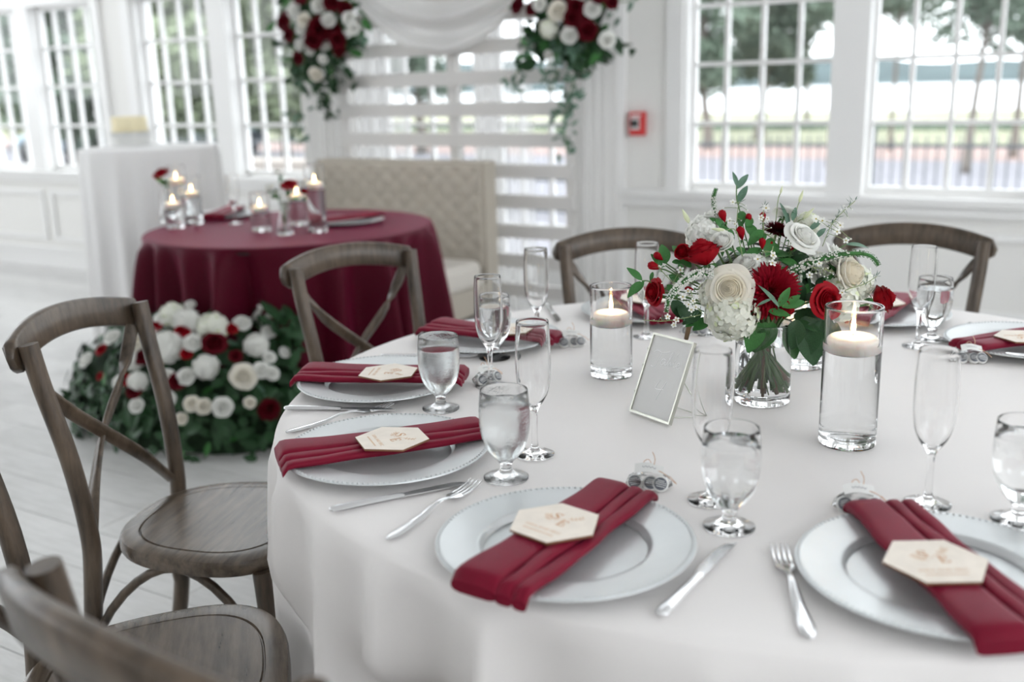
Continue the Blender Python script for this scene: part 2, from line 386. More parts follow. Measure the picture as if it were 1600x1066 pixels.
for wi, c in enumerate(CEN):
    if c == DC:
        g = G().box(c-HALF, c-HALF+.06, WV, WV+.16, .03, HEAD).box(c+HALF-.06, c+HALF, WV, WV+.16, .03, HEAD).box(c-.05, c+.05, WV+.07, WV+.12, .03, HEAD)
        g.box(c-HALF-.075, c-HALF+.012, WV-.025, WV, 0, HEAD+.09).box(c+HALF-.012, c+HALF+.075, WV-.025, WV, 0, HEAD+.09).box(c-HALF-.075, c+HALF+.075, WV-.028, WV, HEAD-.01, HEAD+.09)
        dr_ = tag(link('door_1', g.me('door', TRIM)), kind='structure')
        for sd in (0, 1):
            lf = link('door_leaf', leaf_me, dr_, (c-.03-SW if sd == 0 else c+.03, WV, 0))
            for k in (1, 2, 3): link('muntin', mvd_me, lf, (SW*k/4, 0, 0))
            for z in zd[1:6]: link('muntin', mh_me, lf, (0, 0, z))
            for k in range(4):
                for r in range(6):
                    if ('d', r) not in pane_me: pane_me['d', r] = mesh('pane', [(0, .095, zd[r]), (SW/4, .095, zd[r]), (SW/4, .095, zd[r+1]), (0, .095, zd[r+1])], [(0, 1, 2, 3)], PANE, False)
                    link('pane', pane_me['d', r], lf, (SW*k/4, 0, 0))
            link('door_handle', hnd, lf, (SW-.03 if sd == 0 else .03, 0, 0), (0, 0, 0) if sd else None, (1 if sd else -1, 1, 1))
        continue
    g = G()
    g.box(c-PW_/2, c+PW_/2, WV-.012, WV+.14, SILL, HEAD)                       # centre post
    g.box(c-HALF, c-HALF+.03, WV+.0, WV+.16, SILL, HEAD).box(c+HALF-.03, c+HALF, WV, WV+.16, SILL, HEAD)
    g.box(c-HALF-.075, c-HALF+.012, WV-.025, WV, SILL, HEAD+.09).box(c+HALF-.012, c+HALF+.075, WV-.025, WV, SILL, HEAD+.09)
    g.box(c-HALF-.075, c+HALF+.075, WV-.028, WV, HEAD-.01, HEAD+.09)
    win = tag(link('window_%d' % (wi+1), g.me('window', TRIM)), kind='structure')
    for s in (0, 1):
        x0 = c-PW_/2-SW+.015 if s == 0 else c+PW_/2-.015
        sh = link('sash', sash_me, win, (x0, WV, 0))
        for k in (1, 2, 3): link('muntin', mv_me, sh, (SW*k/4+(2-k)*.006, 0, 0))
        for z in zr[1:4]: link('muntin', mh_me, sh, (0, 0, z))
        for k in range(4):
            for r in range(4):
                za = zr[r]-.012; zb = zr[r+1]+.005
                if r not in pane_me:
                    pane_me[r] = mesh('pane', [(0, .095, za), (SW/4, .095, za), (SW/4, .095, zb), (0, .095, zb)], [(0, 1, 2, 3)], PANE, False)
                link('pane', pane_me[r], sh, (SW*k/4, 0, 0))
for wi, c in enumerate(CEN):  # unseen transom windows, added so that daylight also falls from higher up
    g = rect_frame(c-HALF, c+HALF, TR0, TR1, .05, .06, .12)
    for k in range(1, 6): g.box(c-HALF+2*HALF*k/6-.012, c-HALF+2*HALF*k/6+.012, .075, .11, TR0, TR1)
    for k in range(1, 4): g.box(c-HALF, c+HALF, .075, .11, TR0+(TR1-TR0)*k/4-.012, TR0+(TR1-TR0)*k/4+.012)
    tw = tag(link('window_%d' % (wi+6), g.me('added_transom', TRIM), None, (0, WV, 0)), kind='structure')
    link('pane', mesh('pane', [(c-HALF, .095, TR0), (c+HALF, .095, TR0), (c+HALF, .095, TR1), (c-HALF, .095, TR1)], [(0, 1, 2, 3)], PANE, False), tw)
# other walls and ceiling, unseen; wall openings sized and placed to steer the daylight
tag(link('ceiling', G().box(U0-.2, U1+.2, V0-.2, WV+.2, CZ, CZ+.2).me('ceiling', CEIL)), kind='structure')
OZ0, OZ1 = 0.6, 3.0
def side_wall(nm, horizontal, fixed, a, b, sgn, OZ0=0.6, OZ1=3.0, half=.2):
    g = G()
    def bx(p, q, z0, z1):
        if horizontal: g.box(p, q, min(fixed, fixed+sgn*.2), max(fixed, fixed+sgn*.2), z0, z1)
        else: g.box(min(fixed, fixed+sgn*.2), max(fixed, fixed+sgn*.2), p, q, z0, z1)
    bx(a, b, 0, OZ0); bx(a, b, OZ1, CZ)
    n = max(1, round((b-a)/2.6)); st = (b-a)/n
    for i in range(n+1):
        p = a+i*st; bx(max(a, p-half), min(b, p+half), OZ0, OZ1)
    tag(link(nm, g.me(nm, WALL)), kind='structure')
side_wall('wall_front', True, V0, U0, U1, -1, 2.6, 3.6, .9)
side_wall('wall_left', False, U0, V0, WV, -1, 1.3, 3.7, .2)
side_wall('wall_right', False, U1, V0, WV, 1, 1.3, 3.7, .2)

# ------------------------------------------------------------------ outdoors
GZ = -0.5
tag(link('ground', G().box(-90, 90, WV+.35, 24, GZ-.3, GZ).me('ground', PAVE)), kind='structure')
tag(link('path', G().box(-90, 90, 24, 28.5, GZ-.3, GZ+.01).me('path', PATH)), kind='structure')
tag(link('lawn', G().box(-160, 160, 28.5, 57, GZ-.3, GZ+.02).me('lawn', LAWN)), kind='structure')
tag(link('lake', G().box(-700, 700, 57, 330, GZ-1.4, GZ-1.0).me('lake', LAKE)), kind='structure')
def hill_fn(a, b):
    x = -700+1400*a; h = 10+2.2*math.sin(a*23)+1.5*math.sin(a*61+1)+.7*math.sin(a*190)
    return (x, 330+b*60, GZ-1.2+h*math.sin(b*PI*0.5+0.02))
v_, f_ = grid(hill_fn, 240, 6)
tag(link('hills', mesh('hills', v_, f_, HILL)), kind='structure')
hedge = G()
for i in range(3600):
    x = -40+80*random.random(); y = 36+random.random()*.9; z = GZ+random.random()*0.18
    s = .12; a = random.random()*PI
    c, sn = math.cos(a)*s, math.sin(a)*s
    hedge.add([(x-c, y-sn, z), (x+c, y+sn, z), (x+c*.3, y+sn, z+s), (x-c, y, z+s)], [(0, 1, 2, 3)])
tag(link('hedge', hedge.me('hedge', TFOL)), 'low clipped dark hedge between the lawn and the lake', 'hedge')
# iron fence
FV = 12.4
fen = thing('iron_fence', 'black iron picket fence outside, in front of the lawn', 'fence', (0, FV, GZ))
pk = mesh('picket', *tube([(0, 0, 0), (0, 0, 1.12), (0, 0, 1.18)], [.009, .009, .002], 6), IRON)
for i in range(190): link('picket', pk, fen, (-15+i*0.12, 0, 0))
for z in (.12, .55, 1.05): link('rail', G().box(-15, 8, -.012, .012, z-.02, z+.02).me('rail', IRON), fen)
for i in range(10): link('post', G().box(-.03, .03, -.03, .03, 0, 1.25).me('post', IRON), fen, (-15+i*2.5, 0, 0))
# trees
def tree(x, y, h, cr, z0, z1, label, mt, trunk=.18, n=2600, leaf=.16, nb=12):
    t = thing('tree', label, 'tree', (x, y, GZ), 0, 'trees outside the windows')
    g = G(); rr = random.Random(int(x*100+y)); lean = rr.uniform(-.3, .3)
    pts = smoothprof([(0, 0, 0), (lean*.2, .05, z0*.5), (lean*.6, 0, z0), (lean, 0, (z0+z1)/2)], 4)
    v, f = tube(pts, [trunk*(1-.6*i/(len(pts)-1)) for i in range(len(pts))], 8); g.add(v, f)
    blobs = []
    for b in range(nb):
        q = (b+.5)/nb; a = b*2.4+rr.random(); rad = cr*.40
        w_ = math.sin(PI*min(1, .18+.75*q))**.7
        c = Vector((lean+(cr-rad)*w_*rr.uniform(.3, 1)*math.cos(a), (cr-rad)*w_*rr.uniform(.3, 1)*math.sin(a), z0+rad*.6+(z1-z0-rad*1.2)*q)); blobs.append((c, rad*rr.uniform(.8, 1.1)))
        st = Vector((lean*.8, 0, z0*.9+(c.z-z0)*.45))
        v, f = tube([st, (st+c)/2+Vector((0, 0, -.1)), c], [trunk*.35, trunk*.2, trunk*.06], 5); g.add(v, f)
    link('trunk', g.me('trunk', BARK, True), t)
    lg = G()
    for i in range(n):
        c, r = blobs[i % len(blobs)]
        d = Vector((rr.gauss(0, 1), rr.gauss(0, 1), rr.gauss(0, 1))).normalized()*r*(rr.random()**.4)
        p = c+Vector((d.x, d.y, d.z*.75))
        a = Vector((rr.gauss(0, 1), rr.gauss(0, 1), rr.gauss(0, .5))).normalized()*leaf; b = Vector((rr.gauss(0, 1), rr.gauss(0, 1), rr.gauss(0, .7))).normalized()*leaf*.6
        lg.add([p-a, p+b*.7, p+a, p-b*.7], [(0, 1, 2, 3)])
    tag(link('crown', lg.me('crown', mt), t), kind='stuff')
def at_v(px, v): d = ray(px, 150); return d[0]/d[1]*v
# photo column, distance, height, crown radius, crown bottom, crown top (above the ground)
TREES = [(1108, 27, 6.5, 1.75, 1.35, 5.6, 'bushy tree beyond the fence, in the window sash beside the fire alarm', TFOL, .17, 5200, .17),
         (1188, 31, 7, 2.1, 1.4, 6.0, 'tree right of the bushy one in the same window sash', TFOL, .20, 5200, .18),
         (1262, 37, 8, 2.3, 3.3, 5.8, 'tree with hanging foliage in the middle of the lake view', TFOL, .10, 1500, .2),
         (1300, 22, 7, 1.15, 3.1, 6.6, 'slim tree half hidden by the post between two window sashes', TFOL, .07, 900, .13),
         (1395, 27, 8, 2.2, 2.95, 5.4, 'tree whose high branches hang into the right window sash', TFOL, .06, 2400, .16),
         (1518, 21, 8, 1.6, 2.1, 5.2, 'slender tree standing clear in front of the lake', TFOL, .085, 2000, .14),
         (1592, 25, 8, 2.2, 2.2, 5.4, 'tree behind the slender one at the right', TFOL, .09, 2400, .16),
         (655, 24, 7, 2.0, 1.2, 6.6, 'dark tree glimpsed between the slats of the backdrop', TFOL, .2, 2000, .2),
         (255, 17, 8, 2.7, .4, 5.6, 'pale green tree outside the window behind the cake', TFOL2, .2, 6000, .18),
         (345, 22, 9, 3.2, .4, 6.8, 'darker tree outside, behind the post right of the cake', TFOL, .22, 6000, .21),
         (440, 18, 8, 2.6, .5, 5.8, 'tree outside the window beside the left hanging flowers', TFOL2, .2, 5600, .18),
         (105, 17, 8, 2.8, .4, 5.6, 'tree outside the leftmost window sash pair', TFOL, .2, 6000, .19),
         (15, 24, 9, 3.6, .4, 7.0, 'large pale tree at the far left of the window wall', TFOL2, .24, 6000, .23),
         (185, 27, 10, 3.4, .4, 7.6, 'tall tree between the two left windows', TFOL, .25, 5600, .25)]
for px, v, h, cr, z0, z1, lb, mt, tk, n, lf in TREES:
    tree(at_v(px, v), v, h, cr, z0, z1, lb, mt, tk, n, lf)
# low planter wall on the left, and two parked cars far beyond it
pwall = thing('planter_wall', 'low brick planter wall with pale stone coping outside the left windows', 'wall', (at_v(430, 8.3), 8.3, GZ))
link('coping', G().box(-1.5, 1.7, -.22, .22, 1.02, 1.12).me('coping', STONE), pwall)
bk = G().box(.004, .236, 0, .3, .004, .076).me('brick', BRICKM)
link('mortar_core', G().box(-1.45, 1.65, -.13, .15, 0, 1.03).me('mortar_core', STONE), pwall)
for r in range(13):
    for k in range(13):
        if r < 5: continue
        link('brick', bk, pwall, (-1.46+k*.24-(.12 if r % 2 else 0), -.16, r*.08))
def car(px, v, label, rot):
    t = thing('parked_car', label, 'car', (at_v(px, v), v, GZ+.02), rot, 'cars parked beyond the left windows')
    def body(a, b):
        x = -2.1+4.2*a; prof = .62+.12*math.sin(PI*a)
        an = 2*PI*b
        return (x, .82*math.cos(an)*(1-.12*abs(2*a-1)**4), .55+prof*.5*math.sin(an)*(1-.3*abs(2*a-1)**6))
    v_, f_ = grid(body, 12, 13); link('body', mesh('body', v_, f_, BLUEC), t)
    def cab(a, b):
        x = -1.2+2.3*a; an = PI*b; k = math.sin(PI*min(1, max(0, a)))**.5
        return (x, .68*math.cos(an), .75+.62*k*math.sin(an)**.6)
    v_, f_ = grid(cab, 10, 9); link('cabin', mesh('cabin', v_, f_, DARKP), t)
    wv, wf = tube([(0, -.1, 0), (0, .1, 0)], .31, 14)
    wm = mesh('wheel', wv, wf, DARKP)
    for x in (-1.3, 1.3):
        for y in (-.75, .75): link('wheel', wm, t, (x, y, .31))
car(120, 19, 'blue grey car parked low outside the leftmost window', .1)
car(300, 21, 'blue grey car parked low outside the window behind the cake table', 0.0)

# ------------------------------------------------------------------ cross back chairs
def chair_meshes():
    R = {}
    def outline(a, k=1.0):
        c, s = math.cos(a), math.sin(a); n = 2.7
        x = math.copysign(abs(c)**(2/n), c)*.205*k; y = math.copysign(abs(s)**(2/n), s)*.205*k
        return x*(1+.12*y/.205), y
    N = 56
    rings = [(0.985, .432), (1.0, .438), (1.0, .455), (.985, .4625), (.95, .465), (.815, .465), (.807, .461), (.795, .461)]
    v = []; f = []
    for k, z in rings:
        for i in range(N):
            x, y = outline(2*PI*i/N, k); v.append((x, y, z))
    for r in range(len(rings)-1):
        for i in range(N):
            j = (i+1) % N; f.append((r*N+i, r*N+j, (r+1)*N+j, (r+1)*N+i))
    f.append(tuple(reversed(range(N))))
    R['seat'] = mesh('seat', v, f, SEATW, True, 40)
    v = []; f = []
    rr = [(.800, .4605), (.790, .4655), (.5, .4645), (.05, .464)]
    for k, z in rr:
        for i in range(N):
            x, y = outline(2*PI*i/N, k); v.append((x, y, z))
    for r in range(3):
        for i in range(N):
            j = (i+1) % N; f.append((r*N+i, r*N+j, (r+1)*N+j, (r+1)*N+i))
    f.append(tuple(3*N+i for i in range(N)))
    R['panel'] = mesh('seat_panel', v, f, SEATW, True, 40)
    for s, nm in ((-1, 'bl'), (1, 'br')):
        pts = smoothprof([(s*.205, -.285, 0), (s*.185, -.235, .2), (s*.172, -.212, .40), (s*.172, -.208, .50), (s*.180, -.222, .65), (s*.190, -.252, .80), (s*.194, -.266, .888)], 4)
        v, f = tube(pts, [.0185]*len(pts), 12); R[nm] = mesh('back_post', v, f, CHAIRW, True, 60)
        pts = smoothprof([(s*.172, .160, .435), (s*.176, .168, .3), (s*.186, .186, .0)], 5)
        v, f = tube(pts, [.0185-.0035*i/(len(pts)-1) for i in range(len(pts))], 12); R['f'+nm[1]] = mesh('front_leg', v, f, CHAIRW, True, 60)
    n = 25; path = []; ups = []; wd = []; tk = []
    for i in range(n):
        a = -1+2*i/(n-1); e = abs(a)
        x = a*.222; y = -.335+.05*e**2.2; z = .891-.035*a*a
        path.append((x, y, z)); ups.append((0, -.18, 1))
        k = 1.0 if e < .93 else math.sqrt(max(0.05, 1-((e-.93)/.075)**2))
        wd.append(.0325*k); tk.append(.0125*max(.55, k))
    v, f = strip_sweep(path, ups, wd, tk); R['rail'] = mesh('top_rail', v, f, CHAIRW, True, 50)
    for s in (-1, 1):
        pts = smoothprof([(s*.180, -.283, .835), (s*.105, -.276, .735), (0, -.262+(.006*s), .640), (-s*.095, -.238, .555), (-s*.162, -.214, .472)], 4)
        v, f = strip_sweep(pts, [(s*.62, 0, .8)]*len(pts), .0145, .0055)
        R['x%d' % s] = mesh('cross_brace', v, f, CHAIRW, True, 50)
    def hoop(a, b):
        a = Vector(a); b = Vector(b); pts = []
        for i in range(15):
            t = i/14; p = a.lerp(b, t); p.z = .16+.265*math.sin(PI*t)**.55 if 0 < t < 1 else .16
            inw = Vector((-p.x, -p.y, 0))*.09*math.sin(PI*t); pts.append(p+inw)
        v, f = tube(pts, .0095, 8); return mesh('bent_stretcher', v, f, CHAIRW, True, 60)
    FLp = (-.180, .176, .16); FRp = (.180, .176, .16); BLp = (-.188, -.242, .16); BRp = (.188, -.242, .16)
    R['h1'] = hoop(FLp, FRp); R['h2'] = hoop(FLp, BLp); R['h3'] = hoop(FRp, BRp); R['h4'] = hoop(BLp, BRp)
    return R
CM = chair_meshes()
def chair(x, y, heading, label):
    t = thing('dining_chair', label, 'chair', (x, y, 0), math.radians(heading)-PI/2, 'cross back chairs around the round table')
    for k, nm in (('seat', 'seat'), ('panel', 'seat_panel'), ('bl', 'back_post'), ('br', 'back_post'), ('fl', 'front_leg'), ('fr', 'front_leg'), ('rail', 'top_rail'), ('x-1', 'cross_brace'), ('x1', 'cross_brace'), ('h1', 'bent_stretcher'), ('h2', 'bent_stretcher'), ('h3', 'bent_stretcher'), ('h4', 'bent_stretcher')):
        link(nm, CM[k], t)
    return t
def chair_from_top(mid, heading, label):        # mid = point midway between the tops of the back posts
    h = math.radians(heading); fw = Vector((math.cos(h), math.sin(h), 0))
    o = Vector(mid)+fw*.266
    return chair(o.x, o.y, heading, label), o
CH = []
CH.append((chair(-1.571, 1.406, 19.2, 'weathered wooden cross-back chair seen whole, left of the round table'), Vector((-1.571, 1.406, 0))))
CH.append((chair(-1.219, .92, 45, 'wooden cross-back chair whose wide grained seat fills the lower left corner'), Vector((-1.219, .92, 0))))
CH.append((chair(-.671, .801, 84, 'out-of-focus wooden chair nearest the camera, its dark top rail crossing the lower left corner'), Vector((-.671, .801, 0))))
CH.append(chair_from_top((-1.80, 2.165, 0), -15, 'wooden cross-back chair in front of the burgundy table'))
CH.append(chair_from_top((-1.21, 2.70, 0), -54, 'dark wooden cross-back chair behind the left floating candle'))
CH.append(chair_from_top((-.50, 3.07, 0), -91, 'dark wooden cross-back chair behind the tall glass pair at the right, under the large window'))

# ------------------------------------------------------------------ round table and cloth
TC = Vector((-.53, 1.83, 0)); TR = .915; TZ = .765
tb = thing('banquet_table', 'round folding banquet table hidden under the ivory cloth', 'table', TC)
v, f = lathe([(0, .735), (.905, .735), (.912, .742), (.912, .752), (.905, .759), (0, .759)], 64); link('table_top', mesh('table_top', v, f, BLACKW), tb)
for k in range(4):
    a = PI/4+k*PI/2
    v, f = tube([(.45*math.cos(a), .45*math.sin(a), 0), (.45*math.cos(a), .45*math.sin(a), .74)], .02, 8); link('leg', mesh('leg', v, f, BLACKW), tb)
DENTS = [(math.atan2(o.y-TC.y, o.x-TC.x), (Vector((o.x, o.y, 0))-TC).length-.235) for _, o in CH if (Vector((o.x, o.y, 0))-TC).length < 1.20]
folds = [(random.Random(5).random())]
rf = random.Random(11)
fold_a = sorted([i*2*PI/28+rf.uniform(-.07, .07) for i in range(28)]); fold_d = [rf.uniform(.35, 1.0) for _ in fold_a]
def cloth_fold(th):                              # soft panels between sharper folds: 0..1
    s = 0
    for a, dpt in zip(fold_a, fold_d):
        d = (th-a+PI) % (2*PI)-PI
        s += dpt*math.exp(-abs(d/.032)**1.15)-.45*dpt*math.exp(-((d-.085)/.06)**2)
    return s
def table_cloth(cz, R, drop_amp, foldfn, seg, dents=(), ymax=99):
    v = []; f = []
    prof = [(0, 0), (.3, 0), (.6, 0), (.8, 0), (.93, 0), (.975, -.0005), (.993, -.003), (1.0, -.009)]
    nz = 22; n = len(prof)+nz
    for i in range(seg):
        th = 2*PI*i/seg; c, s = math.cos(th), math.sin(th); fo = foldfn(th)
        for q, dz in prof: v.append((R*q*c, R*q*s, cz+dz))
        for k in range(1, nz+1):
            t = k/nz; z = cz-.009-(cz-.012)*t
            r = R+.003+(.020*t+(fo-.12)*drop_amp)*min(1, t*1.25)**.48
            for da, dr in dents:
                d = (th-da+PI) % (2*PI)-PI
                wgt = max(0, 1-abs(d*R/.36)**3) if abs(d*R) < .36 else 0
                if wgt > 0:
                    m_ = dr-.008+(1-wgt)*.4
                    zz = min(1, max(0, (.60-z)/.12))
                    r = min(r, r*(1-zz)+min(r, m_)*zz)
            v.append((r*c, min(r*s, ymax), z))
    for i in range(seg):
        j = (i+1) % seg
        for k in range(n-1):
            if k == 0: f.append((i*n, i*n+1, j*n+1)); continue
            f.append((i*n+k, i*n+k+1, j*n+k+1, j*n+k))
    return v, f
v, f = table_cloth(TZ, TR+.008, .085, cloth_fold, 560, DENTS)
tag(link('tablecloth', mesh('tablecloth', v, f, LINEN), None, TC), 'ivory satin cloth hanging to the floor over the large round table', 'tablecloth')

# ------------------------------------------------------------------ place settings
prof = smoothprof([(0, .004), (.100, .004), (.1045, .0052), (.1075, .0095), (.110, .0125), (.114, .0137), (.150, .0176), (.160, .0188), (.165, .0186)], 3)
prof += [(.1655, .0172), (.160, .0155), (.115, .010), (.106, .002), (.098, .0), (0, 0)]
v, f = lathe(prof, 96); PLATE = mesh('charger', v, f, SILVER, True, 50)
def beads(n, r, z, rad):
    g = G()
    for i in range(n):
        a = 2*PI*i/n; c = Vector((r*math.cos(a), r*math.sin(a), z))
        vv = [c+Vector((rad*x, rad*y, rad*.8*zz)) for x, y, zz in ((1, 0, 0), (.3, .95, 0), (-.8, .6, 0), (-.8, -.6, 0), (.3, -.95, 0), (.5, .36, .75), (-.2, .6, .75), (-.6, 0, .75), (-.2, -.6, .75), (.5, -.36, .75), (0, 0, 1))]
        g.add(vv, [(0, 1, 6, 5), (1, 2, 7, 6), (2, 3, 8, 7), (3, 4, 9, 8), (4, 0, 5, 9), (5, 6, 10), (6, 7, 10), (7, 8, 10), (8, 9, 10), (9, 5, 10)])
    return g
BEADS = beads(128, .1610, .0188, .0026).me('bead_rim', SILVER, True)
def fold_mesh(x0, x1, ztop, seed, L=.344, fan=.12):
    rr = random.Random(seed); ph = rr.random()*6
    sec = []
    hw = (x1-x0)/2; xc = (x0+x1)/2; hh = ztop/2
    for k in range(20):
        a = 2*PI*k/20
        sx = math.copysign(abs(math.cos(a))**(.42 if x1-x0 > .04 else .72), math.cos(a)); sz = math.copysign(abs(math.sin(a))**.9, math.sin(a))
        sec.append((xc+hw*sx, hh+hh*sz))
    def fn(a, b):
        k = int(round(a*20)) % 20; x, z = sec[k]
        y = -L/2+L*b
        sc = 1+fan*(-(b-.5))
        dz = -.0015*math.sin(PI*b)
        e = abs(2*b-1)
        if e > .93: dz -= .008*((e-.93)/.07)**1.6*(1.5 if b < .5 else 1)
        wob = .0013*math.sin(b*11+ph+x*60)+.0009*math.sin(b*23+ph*2)
        zz = z*(1+.10*math.sin(b*7+ph)) if z > hh else z
        return (x*sc+wob, y, .0192+zz+dz)
    v, f = grid(fn, 20, 40, True)
    n = 40
    f.append(tuple(i*n for i in range(20))); f.append(tuple((19-i)*n+n-1 for i in range(20)))
    return mesh('napkin_fold', v, f, NAPK, True, 65)
FOLDS = [fold_mesh(-.050, .0085, .0150, 1), fold_mesh(.0085, .0302, .0140, 2), fold_mesh(.0302, .050, .0120, 3)]
FOLDS2 = [fold_mesh(-.051, .0055, .0145, 4, fan=.2), fold_mesh(.0055, .0282, .0140, 5, fan=.2), fold_mesh(.0282, .050, .0120, 6, fan=.2)]
# card with monogram
def hexmesh(R, h, r0=0):
    v = [(R*math.cos(PI/3*k), R*math.sin(PI/3*k), 0) for k in range(6)]+[(R*math.cos(PI/3*k), R*math.sin(PI/3*k), h) for k in range(6)]
    me = mesh('card', v, [tuple(range(5, -1, -1)), tuple(range(6, 12))]+[(k, (k+1) % 6, 6+(k+1) % 6, 6+k) for k in range(6)], [CARD, CARDEDGE], False)
    for i, p in enumerate(me.polygons): p.material_index = 1 if i >= 2 else 0
    return me
HEXC = hexmesh(.0605, .003)
def monogram():
    g = G(); ox, oy, s = -.0095, .0165, .0115     # S
    S = smoothprof([(.42, .62), (.36, .86), (.02, .98), (-.30, .82), (-.30, .55), (0, .36), (.32, .16), (.40, -.12), (.18, -.36), (-.14, -.38), (-.42, -.2), (-.46, .02)], 4)
    wd = []
    for i in range(len(S)):
        t = i/(len(S)-1); wd.append(.0009+.0021*math.exp(-((t-.5)/.17)**2))
    stroke2d(g, [(ox+s*x, oy+s*(y-.3)) for x, y in S], wd)
    stroke2d(g, [(ox+s*.44, oy+s*.72), (ox+s*.40, oy+s*.28)], .0010); stroke2d(g, [(ox-s*.50, oy-s*.62), (ox-s*.46, oy-s*.2)], .0010)
    ox, oy = .0105, .0030
    E = [((-.3, .68), (-.3, -.68), .0024), ((-.48, .68), (.36, .68), .0009), ((-.48, -.68), (.40, -.68), .0009), ((-.3, 0), (.2, 0), .0009), ((.36, .70), (.36, .38), .0014), ((.40, -.70), (.42, -.34), .0014), ((.2, .16), (.2, -.16), .0012)]
    for a, b, wd in E: stroke2d(g, [(ox+s*a[0], oy+s*a[1]), (ox+s*b[0], oy+s*b[1])], wd)
    me = g.me('monogram', ENGRAVE)
    g = G()
    for sx, ox, oy in ((1, .008, .0165), (-1, -.008, .0005)):     # sprig each side
        stem = smoothprof([(0, 0), (sx*.008, .005), (sx*.013, .013)], 4)
        stroke2d(g, [(ox+x, oy+y) for x, y in stem], .0006)
        for x, y in stem[2::2]:
            stroke2d(g, [(ox+x, oy+y), (ox+x+sx*.0045, oy+y-.0005)], [.0008, .0016]); stroke2d(g, [(ox+x, oy+y), (ox+x-sx*.002, oy+y+.0045)], [.0008, .0016])
    stroke2d(g, [(-.0045, .0045), (.0065, .0150)], .0005)
    sp = g.me('sprig', ENGRAVE2)
    return me, sp
MONO, SPRIG = monogram()
TXT1 = text_mesh('SARA AND ERIC', .0078, ENGRAVE2, .0002)
lines = G(); rl = random.Random(2); x = -.024
while x < .024:
    wl = rl.uniform(.0012, .0028); lines.box(x, x+wl, -.0011, .0011, 0, .0003); x += wl+.0007
TXT2 = lines.me('small_print', ENGRAVE2)
def card(t_label, loc, rot, tilt=0.0):
    t = thing('place_card', t_label, 'card', loc, 0, 'monogram cards on the napkins')
    t.rotation_euler = (tilt, 0, rot)
    link('card_board', HEXC, t)
    tag(link('monogram', MONO, t, (0, 0, .0029)), 'engraved brown letters S and E')
    link('sprig', SPRIG, t, (0, 0, .0029))
    link('small_lettering', TXT1, t, (0, -.0235, .0030)); link('small_lettering', TXT2, t, (0, -.0335, .0029))
    return t
# cutlery
def fork_meshes():
    L = .215
    def pr(t):
        if t < .12: return .0098*math.sqrt(max(0.02, 1-((.12-t)/.12)**2))
        if t < .58: return .0098-.0065*((t-.12)/.46)
        return .0033+.0004*(t-.58)
    ys = [0, .002, .006, .012, .025, .05, .08, .11, .13, .142]
    def zc(y): t = y/L; return .0028+.0075*math.exp(-((y-.118)/.03)**2)+.001*t
    v = []; f = []
    sec = [(-1, 0), (-.6, .9), (0, 1.25), (.6, .9), (1, 0), (0, -1)]
    for y in ys:
        r = pr(y/L)
        for a, b in sec: v.append((a*r, y, zc(y)+b*.0018))
    for y, r in ((.148, .0065), (.153, .0105), (.162, .0122), (.168, .0122)):
        for a, b in sec: v.append((a*r, y, zc(y)+b*.0012))
    n = len(v)//6
    for i in range(n-1):
        for k in range(6): f.append((i*6+k, i*6+(k+1) % 6, (i+1)*6+(k+1) % 6, (i+1)*6+k))
    f.append(tuple(range(5, -1, -1))); f.append(tuple((n-1)*6+k for k in range(6)))
    h = mesh('handle', v, f, STEEL, True, 60)
    v, f = strip_sweep([(0, .1675, zc(.1675)), (0, .185, zc(.185)-.001), (0, .205, .0045), (0, .219, .0075)], [(1, 0, 0)]*4, [.0020, .0019, .0016, .0009], .0010)
    return h, mesh('tine', v, f, STEEL, True, 60)
FH, FT = fork_meshes()
def fork(a, b, label):
    a = Vector(a); b = Vector(b); d = b-a
    t = thing('fork', label, 'fork', (a.x, a.y, TZ+.001), math.atan2(d.y, d.x)-PI/2, 'dinner forks')
    link('handle', FH, t)
    for k in range(4): link('tine', FT, t, ((k-1.5)*.0066, 0, 0))
    return t
def knife_meshes():
    v = []; f = []
    sec = [(-1, 0), (-.65, .8), (0, 1.15), (.65, .8), (1, 0), (.5, -.8), (-.5, -.8)]
    for y, r, h in ((0, .003, .002), (.002, .0062, .0032), (.008, .0085, .004), (.02, .0085, .0042), (.05, .0068, .0040), (.08, .0058, .0038), (.104, .0062, .0036), (.110, .0066, .003)):
        for a, b in sec: v.append((a*r, y, .0042+b*h))
    n = len(v)//7
    for i in range(n-1):
        for k in range(7): f.append((i*7+k, i*7+(k+1) % 7, (i+1)*7+(k+1) % 7, (i+1)*7+k))
    f.append(tuple(range(6, -1, -1))); f.append(tuple((n-1)*7+k for k in range(7)))
    h = mesh('handle', v, f, STEEL, True, 60)
    v = []; f = []
    for y, x0, x1 in ((.108, -.005, .005), (.114, -.007, .006), (.13, -.0085, .0068), (.165, -.0095, .0072), (.190, -.0085, .0074), (.203, -.005, .0074), (.211, .001, .0070), (.216, .0052, .0065)):
        v += [(x0, y, .0040), (x1, y, .0034), (x1, y, .0052), (x0, y, .0044)]
    n = len(v)//4
    for i in range(n-1):
        for k in range(4): f.append((i*4+k, i*4+(k+1) % 4, (i+1)*4+(k+1) % 4, (i+1)*4+k))
    f.append((3, 2, 1, 0)); f.append(tuple((n-1)*4+k for k in range(4)))
    return h, mesh('blade', v, f, STEEL, True, 40)
KH, KB = knife_meshes()
def knife(a, b, label):
    a = Vector(a); b = Vector(b); d = b-a
    t = thing('knife', label, 'knife', (a.x, a.y, TZ+.001), math.atan2(d.y, d.x)-PI/2, 'dinner knives')
    link('handle', KH, t); link('blade', KB, t); return t
def pt(px, py, z=.767): return P(px, py, z)
